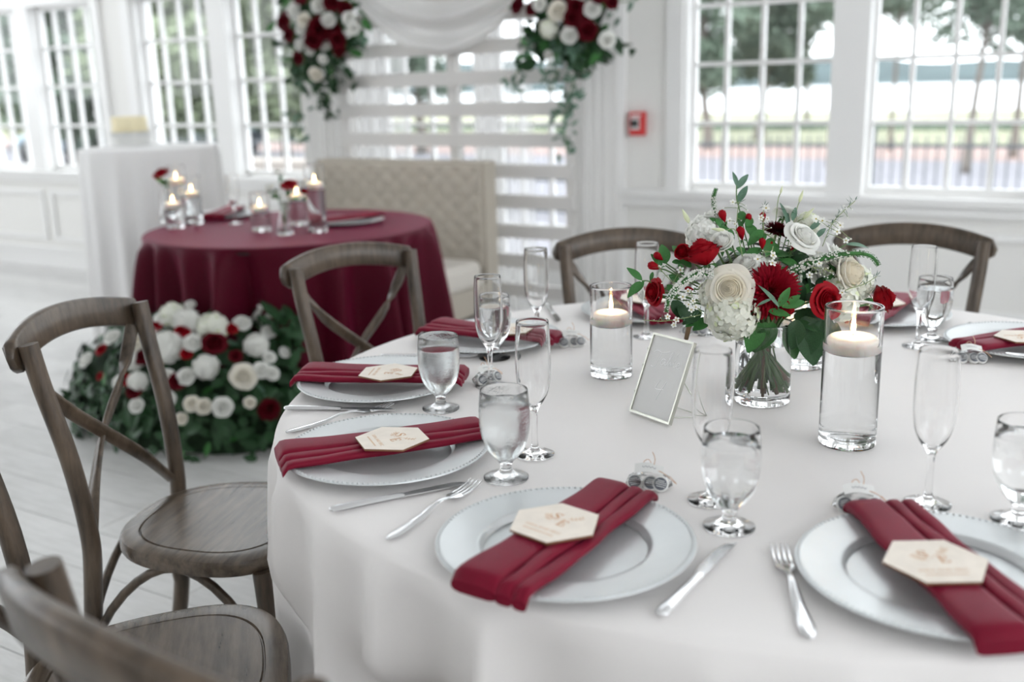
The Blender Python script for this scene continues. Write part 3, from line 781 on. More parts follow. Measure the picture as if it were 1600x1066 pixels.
# key: centre, napkin heading (outer to inner end), card centre offset px, card rotation, words
SEATS = [
 ('A', P(883, 841, .783), 87, P(867, 825, .797), -11, 'at the front centre of the round table'),
 ('B', P(604, 698, .783), 50, P(613, 692, .797), -37, 'second from the front on the left'),
 ('C', P(595, 590, .783), 23, P(607, 587, .797), -66, 'third from the front on the left'),
 ('D', P(765, 523, .783), 1, P(795, 519, .797), -90, 'before the chair by the burgundy table'),
 ('E', Vector((-1.01, 2.35, 0)), -49, Vector((-1.01, 2.36, 0)), -135, 'behind the left floating candle'),
 ('F', Vector((-.475, 2.545, 0)), -93, Vector((-.475, 2.55, 0)), 180, 'behind the bouquet\'s right end'),
 ('G', P(1604, 531, .783), -128, P(1600, 531, .797), 140, 'at the far right edge'),
 ('H', P(1470, 887, .783), 126, P(1461, 886, .797), 30, 'at the front right corner')]
for key, c, hd, cc, crot, wd in SEATS:
    t = thing('charger_plate', 'silver charger plate with beaded rim '+wd, 'plate', (c.x, c.y, TZ+.001), 0, 'silver charger plates')
    link('dish', PLATE, t); tag(link('bead_rim', BEADS, t), kind='stuff')
    n = thing('napkin', 'pleated burgundy napkin on the plate '+wd, 'napkin', (c.x, c.y, TZ+.002), math.radians(hd)-PI/2, 'burgundy napkins')
    for k, mm in enumerate(FOLDS if key in 'ACFH' else FOLDS2): link('napkin_fold', mm, n)
    card('hexagonal wooden card lettered S E '+wd, (cc.x, cc.y, TZ+.0370), math.radians(crot))
fork(pt(605, 845), pt(757, 748), 'fork lying left of the front centre charger plate, whole in view')
fork(pt(447, 677), pt(612, 634), 'fork whose handle shows at the table edge and tines show behind the second left plate')
fork(pt(1266, 1000), pt(1212, 845), 'fork standing alone at the front right, between a knife and a plate')
fork(P(700, 505, .767)+Vector((.0, .0, 0)), P(700, 505, .767)+Vector((.21, .02, 0)), 'fork behind the plate in front of the chair by the burgundy table')
fork(P(596, 556, .767), P(596, 556, .767)+Vector((.2, .085, 0)), 'fork mostly hidden behind the third left plate')
fork(P(1486, 529, .767)+Vector((.02, .17, 0)), P(1484, 529, .767), 'fork at the left of the far right plate')
knife(pt(1030, 965), pt(1146, 848), 'knife lying right of the front centre charger plate')
knife(pt(515, 800), pt(733, 756), 'knife lying in front of the second left charger plate')
knife(pt(444, 640), pt(622, 642), 'knife lying in front of the third left charger plate')
kg = P(1575, 560, .79); knife((kg.x+.21, kg.y+.02, 0), (kg.x, kg.y-.0, 0), 'knife beside the burgundy napkin at the far right edge').location.z = TZ+.03
fe = P(872, 503, .767); knife(fe+Vector((-.12, .16, 0)), fe, 'knife beyond the plate in front of the chair by the burgundy table')

# ------------------------------------------------------------------ glasses
def shell(outer, inner, seg=56):
    """closed wall: outer profile bottom centre -> rim, then inner rim -> inner bottom centre"""
    return lathe(outer+inner, seg)
gob_o = smoothprof([(0, 0), (.031, 0), (.0335, .0012), (.033, .003), (.020, .0065), (.0105, .012), (.0088, .019), (.0118, .027), (.021, .037), (.031, .053), (.0365, .073), (.0385, .092), (.0380, .115), (.0364, .134)], 3)+[(.0359, .1392), (.0356, .1403)]
gob_i = [(.0349, .1405), (.0345, .1395)]+smoothprof([(.0349, .134), (.0362, .115), (.0367, .092), (.0347, .073), (.0292, .0545), (.0185, .040), (.006, .0335), (0, .033)], 3)
v, f = shell(gob_o, gob_i); GOB = mesh('goblet', v, f, GLASS, True, 60); GOBF = mesh('goblet', v, f, FOGGLASS, True, 60)
def water_from(inner, level, grow=.0003):
    pr = [(r+grow if r > 0 else 0, z-grow) for r, z in inner if z < level]
    r1 = next((r for r, z in reversed(inner) if z >= level), pr[0][0])
    return lathe(list(reversed([(0, level), (pr[0][0]-.0004, level)]+pr)), 56)
v, f = water_from(gob_i, .121); GWAT = mesh('water', v, f, WATER)
fl_o = smoothprof([(0, 0), (.028, 0), (.0305, .0012), (.030, .003), (.016, .0062), (.0070, .012), (.0052, .022), (.0046, .045), (.0052, .066), (.0075, .078), (.0165, .092), (.0235, .108), (.0272, .130), (.0282, .155), (.0275, .19), (.0260, .216)], 3)+[(.0256, .2208), (.0254, .2218)]
fl_i = [(.0248, .2220), (.0245, .2210)]+smoothprof([(.0249, .216), (.0263, .19), (.0268, .155), (.0258, .130), (.022, .109), (.0148, .0945), (.005, .084), (0, .083)], 3)
v, f = shell(fl_o, fl_i); FLU = mesh('flute', v, f, GLASS, True, 60)
def goblet(p, label, fog=False, water=True):
    t = thing('water_goblet', label, 'glass', (p.x, p.y, TZ+.0005), 0, 'water goblets')
    link('glass_bowl', GOBF if fog else GOB, t)
    if water: link('water', GWAT, t)
def flute(p, label):
    t = thing('champagne_flute', label, 'glass', (p.x, p.y, TZ+.0005), 0, 'champagne flutes')
    link('glass_bowl', FLU, t)
goblet(P(689, 639, TZ), 'water goblet fogged with drops beside the third left plate', True)
goblet(P(791, 747, TZ), 'fogged water goblet between the second left plate and the front centre plate', True)
goblet(P(1139, 824, TZ), 'clear water goblet in front of a flute, above the front knife')
goblet(P(1590, 815, TZ), 'water goblet cut off by the right edge above the front right plate')
goblet(P(773, 560, TZ), 'water goblet half hidden behind the flute by the third left plate')
goblet(P(1455, 530, TZ), 'water goblet at the far right partly behind a flute')
goblet(Vector((-.80, 2.22, 0)), 'water goblet hidden behind the bouquet near the far left chair')
flute(P(767, 603, TZ), 'empty flute behind the fogged goblet of the third left setting')
flute(P(836, 711, TZ), 'empty flute beside the fogged goblet of the second left setting')
flute(P(1109, 783, TZ), 'empty flute rising behind the clear front goblet')
flute(P(1449, 789, TZ), 'empty flute standing alone right of the tall candle cylinder')
flute(P(840, 538, TZ), 'empty flute near the far table edge, left of the left candle')
flute(P(1010, 527, TZ), 'empty flute behind the red roses, right of the left candle')
flute(P(1433, 542, TZ), 'empty flute in front of the far right goblet')

# ------------------------------------------------------------------ candles in cylinders
FLM = mesh('flame', *lathe(smoothprof([(0, 0), (.0022, .002), (.0036, .008), (.0030, .016), (.0012, .026), (0, .032)], 3), 16), FLAME)
WK = mesh('wick', *tube([(0, 0, 0), (.0003, 0, .006)], .0008, 6), WICK)
def candle(p, base_z, H, R, wlev, label, cat_words, seg=48, flame_scale=1.0):
    t = thing('glass_cylinder', label, 'candle holder', (p.x, p.y, base_z+.0005), 0, 'glass cylinders with floating candles')
    o = [(0, 0), (R-.004, 0), (R-.001, .0008), (R, .004), (R, .007), (R, H-.004), (R, H-.001), (R-.0008, H)]
    i = [(R-.0022, H), (R-.003, H-.001), (R-.003, H-.004), (R-.003, .018), (R-.0035, .013), (R-.006, .0105), (R-.012, .010), (0, .010)]
    v, f = lathe(o+i, seg); link('cylinder', mesh('cylinder', v, f, GLASS, True, 50), t)
    v, f = lathe([(0, .0097), (R-.006, .0102), (R-.0027, .0128), (R-.0027, wlev-.001), (R-.0031, wlev), (0, wlev)], seg); link('water', mesh('water', v, f, WATER, True, 50), t)
    c = thing('floating_candle', cat_words, 'candle', (p.x, p.y, base_z+wlev-.016), 0, 'floating candles')
    rc = R-.0055
    v, f = lathe(smoothprof([(0, 0), (rc*.8, 0), (rc*.96, .007), (rc, .018), (rc*.985, .024), (rc*.8, .0285), (rc*.3, .0285), (0, .0275)], 3), seg); link('wax', mesh('wax', v, f, WAX), c)
    link('wick', WK, c, (0, 0, .0275)); fo = link('flame', FLM, c, (0, 0, .0315), None, flame_scale)
candle(P(955, 586, TZ), TZ, .186, .0425, .120, 'shorter glass cylinder with floating candle left of the bouquet', 'lit ivory floating candle in the cylinder left of the bouquet')
candle(P(1323, 692, TZ), TZ, .228, .0450, .168, 'tall glass cylinder with floating candle at the front right of the bouquet', 'lit ivory floating candle in the tall cylinder right of the bouquet', flame_scale=1.1)
candle(P(1253, 572, TZ), TZ, .15, .0425, .09, 'glass cylinder whose base shows behind the vase', 'ivory floating candle hidden behind the bouquet')

# ------------------------------------------------------------------ table number sign
mid = Vector((-.6701, 1.5803, TZ)); ang = -.4148; SWD = .1013; lean = .4043; SH_ = .1484
sg = thing('table_sign', 'small silver framed table sign with white script Table 4 beside the vase', 'sign', (mid.x, mid.y, TZ+.003), ang)
RL = Matrix.Rotation(-lean, 4, 'X')
def fbar(name, x0, x1, y0, y1, z0, z1, mt):
    v = xf(G().box(x0, x1, y0, y1, z0, z1).v, RL); return link(name, mesh(name, v, G().box(0, 1, 0, 1, 0, 1).f, mt, False), sg)
hw = SWD/2
fbar('frame_bar', -hw, hw, -.004, .004, 0, .004, FRAMEM); fbar('frame_bar', -hw, hw, -.004, .004, SH_-.004, SH_, FRAMEM)
fbar('frame_bar', -hw, -hw+.003, -.004, .004, .004, SH_-.004, FRAMEM); fbar('frame_bar', hw-.003, hw, -.004, .004, .004, SH_-.004, FRAMEM)
fbar('sign_panel', -hw+.003, hw-.003, -.001, .001, .004, SH_-.004, ACRYL)
lt = G(); k = .0245
def scr(pts, ox, oy, wd=.0011, s=1.0): stroke2d(lt, [(ox+x*k*s, oy+y*k*s) for x, y in smoothprof(pts, 5)], wd)
ox, oy = -.031, .098
scr([(-.45, .62), (-.1, .86), (.5, .80), (1.15, .98)], ox+.004, oy); scr([(.42, .82), (.25, .3), (.05, -.3), (-.3, -.35)], ox+.004, oy)          # T
scr([(1.15, .32), (.85, .35), (.7, .05), (.9, -.08), (1.12, .22), (1.12, -.02), (1.3, .0)], ox, oy)                                       # a
scr([(1.3, .0), (1.6, .7), (1.62, .98), (1.5, .8), (1.42, .0), (1.62, .25), (1.72, .05), (1.5, -.05), (1.85, .05)], ox, oy)               # b
scr([(1.85, .05), (2.12, .7), (2.14, .98), (2.0, .7), (2.0, .0), (2.25, .1)], ox, oy)                                                     # l
scr([(2.25, .1), (2.52, .25), (2.42, .38), (2.28, .15), (2.42, -.06), (2.7, .08)], ox, oy)                                                # e
ox, oy = .003, .052
scr([(-.2, .75), (-.45, .05), (.35, .12)], ox, oy, .0012, 1.0); scr([(.45, .75), (.1, -.1), (-.1, -.75)], ox, oy, .0012, 1.0)               # 4
lv = [RL @ Vector((x, -.0012-z, y)) for x, y, z in lt.v]
tag(link('lettering', mesh('lettering', lv, lt.f, WHITEINK, False), sg), 'white script lettering Table 4')
v, f = tube([RL @ Vector((hw-.003, .004, .078)), Vector((hw+.006, .078, 0))], .0011, 6); link('strut', mesh('strut', v, f, FRAMEM), sg)
v, f = tube([RL @ Vector((-hw+.003, .004, .078)), Vector((-hw+.006, .078, 0))], .0011, 6); link('strut', mesh('strut', v, f, FRAMEM), sg)
v, f = tube([Vector((hw+.006, .078, 0)), Vector((-hw+.006, .078, 0))], .0011, 6); link('strut', mesh('strut', v, f, FRAMEM), sg)
v, f = tube([Vector((hw+.006, .078, 0)), Vector((hw-.002, .004, .012))], .0011, 6); link('strut', mesh('strut', v, f, FRAMEM), sg)
hg = mesh('hinge', *tube([(0, 0, -.004), (0, 0, .004)], .002, 8), FRAMEM)
for z in (.035, .085, .115): link('hinge', hg, sg, RL @ Vector((-hw-.0005, -.002, z)))

# ------------------------------------------------------------------ favours
CANDY = mesh('candy', *lathe(smoothprof([(0, 0), (.0105, 0), (.0118, .003), (.0112, .0065), (.006, .0085), (0, .009)], 3), 20), CANDYW)
stv, stf = lathe([(0, .0092), (.0092, .0090), (.0094, .0084), (0, .0082)], 20)
STK = mesh('sticker', stv, stf, STICK)
lg = G()
for yy, hwid in ((.0045, .005), (.0018, .007), (-.001, .007), (-.004, .0055)):
    x = -hwid
    while x < hwid: lg.box(x, x+.0018, yy-.0006, yy+.0006, .0091, .0095); x += .0026
STL = lg.me('print', CANDYW)
def bag_fn(a, b):
    an = 2*PI*a; x = -.034+.068*b; e = math.sin(PI*b)**.35
    ry = .0155*(e*.9+.18); rz = .012*(e*.95+.05); k = 1+.12*math.sin(5*an+9*b)
    return (x, ry*math.cos(an)*k, .0125+rz*math.sin(an)*k-(1-e)*.006)
BAG = mesh('bag', *grid(bag_fn, 22, 15, True), CELLO)
def tag_fn(a, b): return (-.021+.042*a, -.0065+.011*b, .0245+.003*math.sin(a*4)+.010*b)
TAGM = mesh('tag', *grid(tag_fn, 9, 3), CANDYW)
sc_ = G()
stroke2d(sc_, smoothprof([(-.010+.0025*i, .0012*(-1)**i) for i in range(9)], 3), .0006)
SCRM = mesh('tag_script', [(x, y*.75-.001, .0245+.003*math.sin((x+.021)/.042*4)+.010*((y*.75-.001+.0065)/.011)+.0006) for x, y, z in sc_.v], sc_.f, STICK)
def loop(pts): return mesh('twine', *tube(smoothprof(pts, 4), .0006, 5), TWINE)
TW = loop([(.006, .002, .027), (.0, .008, .040), (-.008, .006, .038), (-.006, .0, .029), (.004, .002, .029), (.008, .006, .042), (.004, .010, .052)])
TW2 = loop([(.006, .0, .028), (.020, -.004, .026), (.034, -.008, .016), (.040, -.004, .010), (.030, -.002, .020)])
def favour(p, rot, label):
    t = thing('favour_bag', label, 'favour', (p.x, p.y, TZ+.001), rot, 'small clear favour bags tied with twine')
    link('bag', BAG, t)
    for i, (x, y, z, rx, ry) in enumerate(((-.019, -.004, .008, .95, -.25), (.003, -.006, .008, .95, .1), (.017, -.008, .009, 1.05, .2))):
        c = link('candy', CANDY, t, (x, y, z), (rx, ry, 0)); link('sticker', STK, c); link('print', STL, c)
    tg = link('tag', TAGM, t); link('script', SCRM, tg)
    link('twine', TW, t); link('twine', TW2, t)
CAMYAW = math.radians(31)
favour(P(1014, 763, TZ), CAMYAW-.22, 'clear favour bag of grey stickered sweets behind the front centre plate')
favour(P(1340, 797, TZ), CAMYAW-.05, 'clear favour bag behind the front right plate, its white tag facing up')
favour(P(893, 541, TZ), CAMYAW+.2, 'clear favour bag beyond the flute, beside the napkin by the burgundy table')
favour(P(768, 608, TZ)+Vector((-.03, .03, 0)), CAMYAW+.8, 'clear favour bag behind a flute stem, right of the third left plate')
favour(P(1516, 566, TZ), CAMYAW-.1, 'clear favour bag in front of the far right plate')
favour(P(1084, 523, TZ), CAMYAW, 'favour bag under the lowest flowers, above the table sign')

# ------------------------------------------------------------------ vase and bouquet
VB = P(1190, 626, TZ); VR, VH = .0505, .150
vs = thing('vase', 'clear glass cylinder vase holding the red and white bouquet', 'vase', (VB.x, VB.y, TZ+.0005))
o_ = [(0, 0), (VR-.006, 0), (VR-.001, .001), (VR, .005), (VR, .009), (VR, VH-.005), (VR, VH-.002), (VR-.001, VH)]
i_ = [(VR-.003, VH), (VR-.0035, VH-.002), (VR-.0035, VH-.006), (VR-.0035, .022), (VR-.004, .017), (VR-.008, .013), (VR-.014, .0125), (0, .0125)]
v, f = lathe(o_+i_, 56); link('glass_wall', mesh('glass_wall', v, f, GLASS, True, 50), vs)
v, f = lathe([(0, .0122), (VR-.008, .0127), (VR-.0032, .0168), (VR-.0032, .111), (VR-.0036, .112), (0, .112)], 56); link('water', mesh('water', v, f, WATER, True, 50), vs)
VD = float(Vector(VB - Vector((0, 0, CAMH))).dot(Vector(_FW)))     # camera depth of the vase
HUB = Vector((VB.x, VB.y, TZ+.20))

def petal(q, half, ztop, tip, a0, nu=7, nv=7, round_=.18, wave=0.0, ph=0.0, base=.10, droop=0.0):
    """one cupped petal: rises from the receptacle, bulges to radius q, its tip at q*tip"""
    def fn(a, b):
        u = 2*a-1
        body = min(1.0, b/.55); rb = base*q+(q-base*q)*math.sin(body*PI/2)**.8
        k = max(0, (b-.55)/.45); r = rb+q*(tip-1)*k**1.5
        z = ztop*(math.sin(min(1, b*1.05)*PI/2)**.9)*(1-round_*abs(u)**3*b)-droop*k**2
        an = a0+u*half*(.30+.70*min(1, b*1.7)**.7)
        r += wave*math.sin(u*4+ph)*b*b-.05*q*(1-u*u)*k*(1 if tip < 1.05 else -.6)
        return (r*math.cos(an), r*math.sin(an), z)
    return grid(fn, nu, nv)
def rose_parts(R, openness=1.0, seed=0, outer=6):
    """returns (centre mesh collector, list of outer petals); unit radius"""
    rr = random.Random(seed); g = G()
    qs = .82+.18*openness; zs = 1.35-.35*openness
    for q, cnt, zt, tip in ((.035, 2, .93, .7), (.075, 3, .93, .8), (.125, 3, .92, .85), (.18, 4, .90, .9), (.24, 4, .875, .95), (.305, 5, .845, 1.0), (.375, 5, .80, 1.05), (.445, 5, .75, 1.10), (.52, 5, .69, 1.15)):
        a0 = rr.random()*6
        for k in range(cnt):
            v, f = petal(q*qs*(.96+.08*rr.random()), PI/cnt*1.45, zt*zs*(.97+.06*rr.random()), 1+(tip-1)*openness, a0+2*PI*k/cnt+rr.uniform(-.15, .15), wave=.012, ph=rr.random()*6); g.add(v, f)
    dv, df = lathe([(.50*qs, .36*zs), (.45*qs, .56*zs), (.36*qs, .63*zs), (.26*qs, .70*zs), (.15*qs, .75*zs), (.06*qs, .77*zs), (0, .77*zs)], 16); g.add(dv, df)
    outs = []
    for q, cnt, zt, tip, dr in ((.605, outer-1, .60, 1.28, .05), (.69, outer, .46, 1.42, .12)):
        a0 = rr.random()*6
        for k in range(cnt):
            outs.append(petal(q*qs*(.95+.1*rr.random()), PI/cnt*1.5, zt*zs*(.93+.14*rr.random()), 1+(tip-1)*openness*rr.uniform(.8, 1.15), a0+2*PI*k/cnt+rr.uniform(-.12, .12), 9, 8, .12, .03, rr.random()*6, droop=dr*openness))
    return g, outs
def solid(me_verts_faces, name, mt, thick=.0005):
    return mesh(name, *me_verts_faces, mt)
ROSE_CACHE = {}
def rose_meshes(kind, mt, seed):
    key = (kind, mt.name, seed)
    if key not in ROSE_CACHE:
        g, outs = rose_parts(1.0, {'rose': 1.0, 'cup': .45, 'open': 1.12}[kind], seed)
        ROSE_CACHE[key] = (mesh('bloom_centre', g.v, g.f, PROSEC if mt is PROSE else mt), [mesh('petal', v, f, mt) for v, f in outs])
    return ROSE_CACHE[key]
sv, sf = [], []
_g = G()
for k in range(5):
    a = 2*PI*k/5
    def sp(u, b, a=a): 
        wd = .16*math.sin(PI*min(1, b*.9+.1))*(1-b*.3); r = .12+.5*b; z = -.05+.32*b-.55*b*b
        return (r*math.cos(a)-wd*(2*u-1)*math.sin(a), r*math.sin(a)+wd*(2*u-1)*math.cos(a), z)
    _g.add(*grid(sp, 3, 5))
SEPAL = _g.me('sepals', LEAFM, True)
def stem_to(name, head, direction, parent, mt, r=.0022, deep=True):
    """stem from a flower head down through the vase neck, in world space then parent space"""
    rr = random.Random(int(abs(head.x*9173+head.z*7717)))
    d = Vector(direction).normalized()
    a = rr.random()*2*PI; q = VR*.62
    neck = Vector((VB.x+(head.x-VB.x)*.28, VB.y+(head.y-VB.y)*.28, TZ+VH+.005))
    nv_ = Vector((neck.x-VB.x, neck.y-VB.y, 0)); 
    if nv_.length > VR*.7: nv_ *= VR*.7/nv_.length
    neck = Vector((VB.x+nv_.x, VB.y+nv_.y, neck.z))
    foot = Vector((VB.x-nv_.x*.9+q*.5*math.cos(a), VB.y-nv_.y*.9+q*.5*math.sin(a), TZ+.022+.03*rr.random()))
    fv = Vector((foot.x-VB.x, foot.y-VB.y, 0))
    if fv.length > VR*.74: fv *= VR*.74/fv.length; foot = Vector((VB.x+fv.x, VB.y+fv.y, foot.z))
    pts = [head, head-d*.02, (head-d*.02).lerp(neck, .55)+Vector((0, 0, .006)), neck]+([foot] if deep else [])
    v, f = tube(smoothprof(pts, 4), r, 6)
    inv = parent.matrix_basis.inverted()
    return link(name, mesh(name, xf(v, inv), f, mt), parent)
def head_at(px, py, off): return D(px, py, VD-off)
def out_dir(h, bias=(0, 0, 0)):
    d = (h-HUB); d = d.normalized()+Vector(bias); return d.normalized()
TOCAM = Vector((-_FW[0], -_FW[1], -_FW[2]+.0)).normalized()
FGRP = 'flowers of the round table bouquet'
def rose(px, py, rpx, off, mt, label, kind='rose', seed=1, bias=(0, 0, 0), tocam=.5, split=True, name='rose', d=None):
    h = head_at(px, py, off); R = rpx/FPX*(VD-off)*(1.28 if kind == 'cup' else 1.0)
    dr = d if d is not None else (out_dir(h, bias)*(1-tocam)+TOCAM*tocam).normalized()
    mw = frame_z(h-dr*R*.45, dr, random.random()*6, R)
    t = thing(name, label, 'flower', group=FGRP, mw=mw)
    c, ps = rose_meshes(kind, mt, seed)
    link('bloom_centre', c, t)
    for p in ps: link('petal', p, t)
    link('sepals', SEPAL, t)
    stem_to('stem', h-dr*R*.45, dr, t, STEMM)
    return t
def dahlia_mesh(n, mt, seed):
    g = G(); rr = random.Random(seed)
    for i in range(n):
        q = (i+.5)/n; th = i*2.39996; pol = .12+1.65*q**.75
        L = .36+.48*min(1, q*1.5); wd = .055+.058*q; th += rr.uniform(-.08, .08); pol += rr.uniform(-.10, .10)
        d = Vector((math.sin(pol)*math.cos(th), math.sin(pol)*math.sin(th), math.cos(pol)*.85))
        s = Vector((-math.sin(th), math.cos(th), 0)); up = d.cross(s)
        b = Vector((0, 0, .05)); L *= rr.uniform(.85, 1.12)
        def pt_(t, u): 
            w_ = wd*math.sin(PI*min(.97, .12+.80*t))*(1 if t < .8 else 1-(t-.8)*2.5)
            return b+d*(L*t+.16)+s*u*w_+up*(-.5*abs(u)*wd*(.9-.5*t))+Vector((0, 0, .12*t*t*(1-q)))
        v = []
        for t in (0, .35, .7, .9, 1.0):
            for u in (-1, 0, 1): v.append(pt_(t, u))
        g.add(v, [(a*3+k, a*3+k+1, a*3+k+4, a*3+k+3) for a in range(4) for k in range(2)])
    return g.me('petals', mt, True)
DAH = dahlia_mesh(200, PBURG, 3); DAHR = dahlia_mesh(300, PDAH, 4)
def dahlia(px, py, rpx, off, label, me, tocam=.5):
    h = head_at(px, py, off); R = rpx/FPX*(VD-off); dr = (out_dir(h)*(1-tocam)+TOCAM*tocam).normalized()
    t = thing('dahlia', label, 'flower', group=FGRP, mw=frame_z(h-dr*R*.3, dr, 1.0, R))
    link('petals', me, t); link('sepals', SEPAL, t); stem_to('stem', h-dr*R*.3, dr, t, STEMM)
def hydrangea_mesh(n, seed, mts=(PHYD, PHYDG), hemi=.35, fs=.26):
    rr = random.Random(seed); g = G(); mi = []
    for i in range(n):
        z = 1-(i+.5)/n*(2-hemi); th = i*2.39996+rr.uniform(-.2, .2); r = math.sqrt(max(0, 1-z*z))
        c = Vector((r*math.cos(th), r*math.sin(th), z))*rr.uniform(.84, 1.0)
        mm = frame_z(c, c+Vector((rr.uniform(-.35, .35), rr.uniform(-.35, .35), rr.uniform(-.35, .35))), rr.random()*6, fs*rr.uniform(.8, 1.15))
        for k in range(4):
            a = k*PI/2
            loc = [(0, 0, 0), (.45, -.42, .10), (.95, -.30, .02), (1.02, .05, -.06), (.92, .36, .02), (.42, .42, .10)]
            v = [mm @ Vector((x*math.cos(a)-y*math.sin(a), x*math.sin(a)+y*math.cos(a), z_)) for x, y, z_ in loc]
            g.add(v, [(0, 1, 2, 3), (0, 3, 4, 5)]); mi += [0 if rr.random() < .93 else 1]*2
    cv, cf = lathe([(0, -.55), (.5, -.45), (.72, -.1), (.72, .25), (.5, .6), (.2, .76), (0, .78)], 14); g.add(cv, cf); mi += [0]*len(cf)
    me = mesh('florets', g.v, g.f, list(mts), True)
    for p, q in zip(me.polygons, mi): p.material_index = q
    return me
HYD = hydrangea_mesh(120, 5); HYD2 = hydrangea_mesh(100, 6)
CARN = hydrangea_mesh(110, 8, (PWHITE, PWHITE), .5, .30)
def ballflower(name, px, py, rpx, off, label, me, tocam=.3):
    h = head_at(px, py, off); R = rpx/FPX*(VD-off); dr = (out_dir(h)*(1-tocam)+TOCAM*tocam).normalized()
    t = thing(name, label, 'flower', group=FGRP, mw=frame_z(h-dr*R*.35, dr, 2.0, R))
    link('florets', me, t); stem_to('stem', h-dr*R*.6, dr, t, STEMM)
def bud_mesh(mt, seed):
    g = G(); rr = random.Random(seed)
    for q, cnt, hh, fl in ((.22, 2, 1.5, 0), (.34, 3, 1.45, .02), (.46, 3, 1.3, .10)):
        for k in range(cnt):
            v, f = petal(q, PI/cnt*1.5, hh, .62+fl*2, 2*PI*k/cnt+rr.random(), 6, 7); g.add(v, f)
    return g.me('bud', mt, True)
BUDS = [bud_mesh(PRED, 1), bud_mesh(PRED, 2)]
def rosebud(px, py, rpx, off, label, tilt=(0, 0, 0), tocam=.2, k=0):
    h = head_at(px, py, off); R = rpx/FPX*(VD-off); dr = (out_dir(h, tilt)*(1-tocam)+TOCAM*tocam).normalized()
    t = thing('rosebud', label, 'flower', group=FGRP, mw=frame_z(h-dr*R*.8, dr, random.random()*6, R*1.25))
    link('bud', BUDS[k % 2], t); link('sepals', SEPAL, t); stem_to('stem', h-dr*R*.8, dr, t, STEMM, .0014)
def leaf_mesh(L, W, mt, curl=.25, name='leaf'):
    def fn(a, b):
        u = 2*a-1; ww = W*math.sin(PI*min(.985, .04+.93*b**.85))**.9
        return (u*ww, L*b, -curl*L*b*b+.22*abs(u)*ww)
    v, f = grid(fn, 5, 9); return mesh(name, v, f, mt)
LF = {k: leaf_mesh(1, w_, mt, c) for k, (w_, mt, c) in {'big': (.34, LEAFD, .3), 'mid': (.33, LEAFM, .3), 'ruscus': (.21, LEAFM, .15), 'grey': (.15, LEAFG, .3), 'thin': (.085, LEAFG, .35), 'roseleaf': (.27, LEAFM, .35), 'roseleafd': (.27, LEAFD, .35)}.items()}
def leaf_from(px0, py0, o0, px1, py1, o1, key, parent, roll=0.0):
    a = head_at(px0, py0, o0); b = head_at(px1, py1, o1); y = b-a; L = y.length; y.normalize()
    z = (TOCAM+Vector((0, 0, .7))); z = (z-y*z.dot(y)).normalized(); x = y.cross(z)
    mm = Matrix(((x.x, y.x, z.x, a.x), (x.y, y.y, z.y, a.y), (x.z, y.z, z.z, a.z), (0, 0, 0, 1))) @ Matrix.Rotation(roll, 4, 'Y') @ Matrix.Scale(L, 4)
    if parent is None: return mm, a
    o = link('leaf', LF[key], parent); o.matrix_basis = parent.matrix_basis.inverted() @ mm; return o
def sprig(label, leaves, stem_pts, key, mt=STEMM, r=.0012, name='leaf_sprig', enter=True):
    pts = [head_at(*p) for p in stem_pts]
    if enter: pts = pts+[Vector((VB.x, VB.y, TZ+VH+.02)), Vector((VB.x+random.uniform(-.02, .02), VB.y+random.uniform(-.02, .02), TZ+.05))]
    t = thing(name, label, 'foliage', pts[0], 0, 'greenery of the round table bouquet')
    v, f = tube(smoothprof(pts, 4), r, 6); link('stem', mesh('stem', [Vector(q)-pts[0] for q in v], f, mt), t)
    for lf in leaves: leaf_from(*lf[:6], lf[6] if len(lf) > 6 else key, t)
    return t
# --- main blooms
rose(1140, 452, 37, .095, PROSE, 'large open ivory rose facing front beside the burgundy dahlia', 'open', 1, tocam=.72)
rose(1099, 398, 31, .075, PRED, 'large red rose seen from the side above the ivory rose', 'cup', 2, d=Vector((-.35, .15, .8)).normalized())
rose(1292, 470, 29, .085, PRED, 'open red rose behind the tall candle, right of the dahlia', 'rose', 3, tocam=.65)
rose(1021, 457, 23, .050, PRED, 'red rose low at the left end of the bouquet', 'rose', 4, bias=(-.4, -.2, 0), tocam=.35)
rose(1378, 468, 25, .035, PRED, 'red rose turned away at the right end of the bouquet', 'cup', 5, d=Vector((.70, .35, .25)).normalized())
rose(1066, 394, 14, .060, PRED, 'small red spray rose touching the large red rose', 'cup', 6, tocam=.55)
rose(1256, 369, 31, .055, PWHITE, 'white open bloom at the upper right of the bouquet', 'open', 7, tocam=.5, name='white_rose')
rose(1308, 402, 29, .030, PWHITE, 'white rose above the arching white spike', 'rose', 8, tocam=.35, name='white_rose')
rose(1325, 428, 31, .050, PROSE, 'pale ivory rose under the arching white spike', 'cup', 9, tocam=.5, name='white_rose')
rose(1128, 378, 21, .065, PWHITE, 'small white rose at the top of the large red rose', 'cup', 10, tocam=.5, name='white_rose')
rose(1166, 412, 27, .060, PWHITE, 'white ruffled bloom behind the ivory rose', 'open', 11, tocam=.4, name='white_rose')
rose(1228, 332, 22, -.030, PWHITE, 'white bloom at the back top, behind the upper dahlia', 'rose', 12, tocam=.2, name='white_rose')
rose(1003, 461, 12, .010, PWHITE, 'small white bloom at the far left behind a red rose', 'rose', 13, tocam=.2, name='white_rose')
dahlia(1208, 454, 45, .095, 'large burgundy dahlia at the front centre of the bouquet', DAHR, .78)
dahlia(1217, 356, 25, .015, 'smaller burgundy dahlia at the top of the bouquet', DAH, .35)
ballflower('hydrangea', 1135, 496, 44, .075, 'big white hydrangea head low at the front', HYD, .3)
ballflower('hydrangea', 1108, 458, 25, .060, 'white hydrangea left of the ivory rose', HYD2)
ballflower('hydrangea', 1322, 468, 36, .035, 'white hydrangea behind the tall candle cylinder', HYD2)
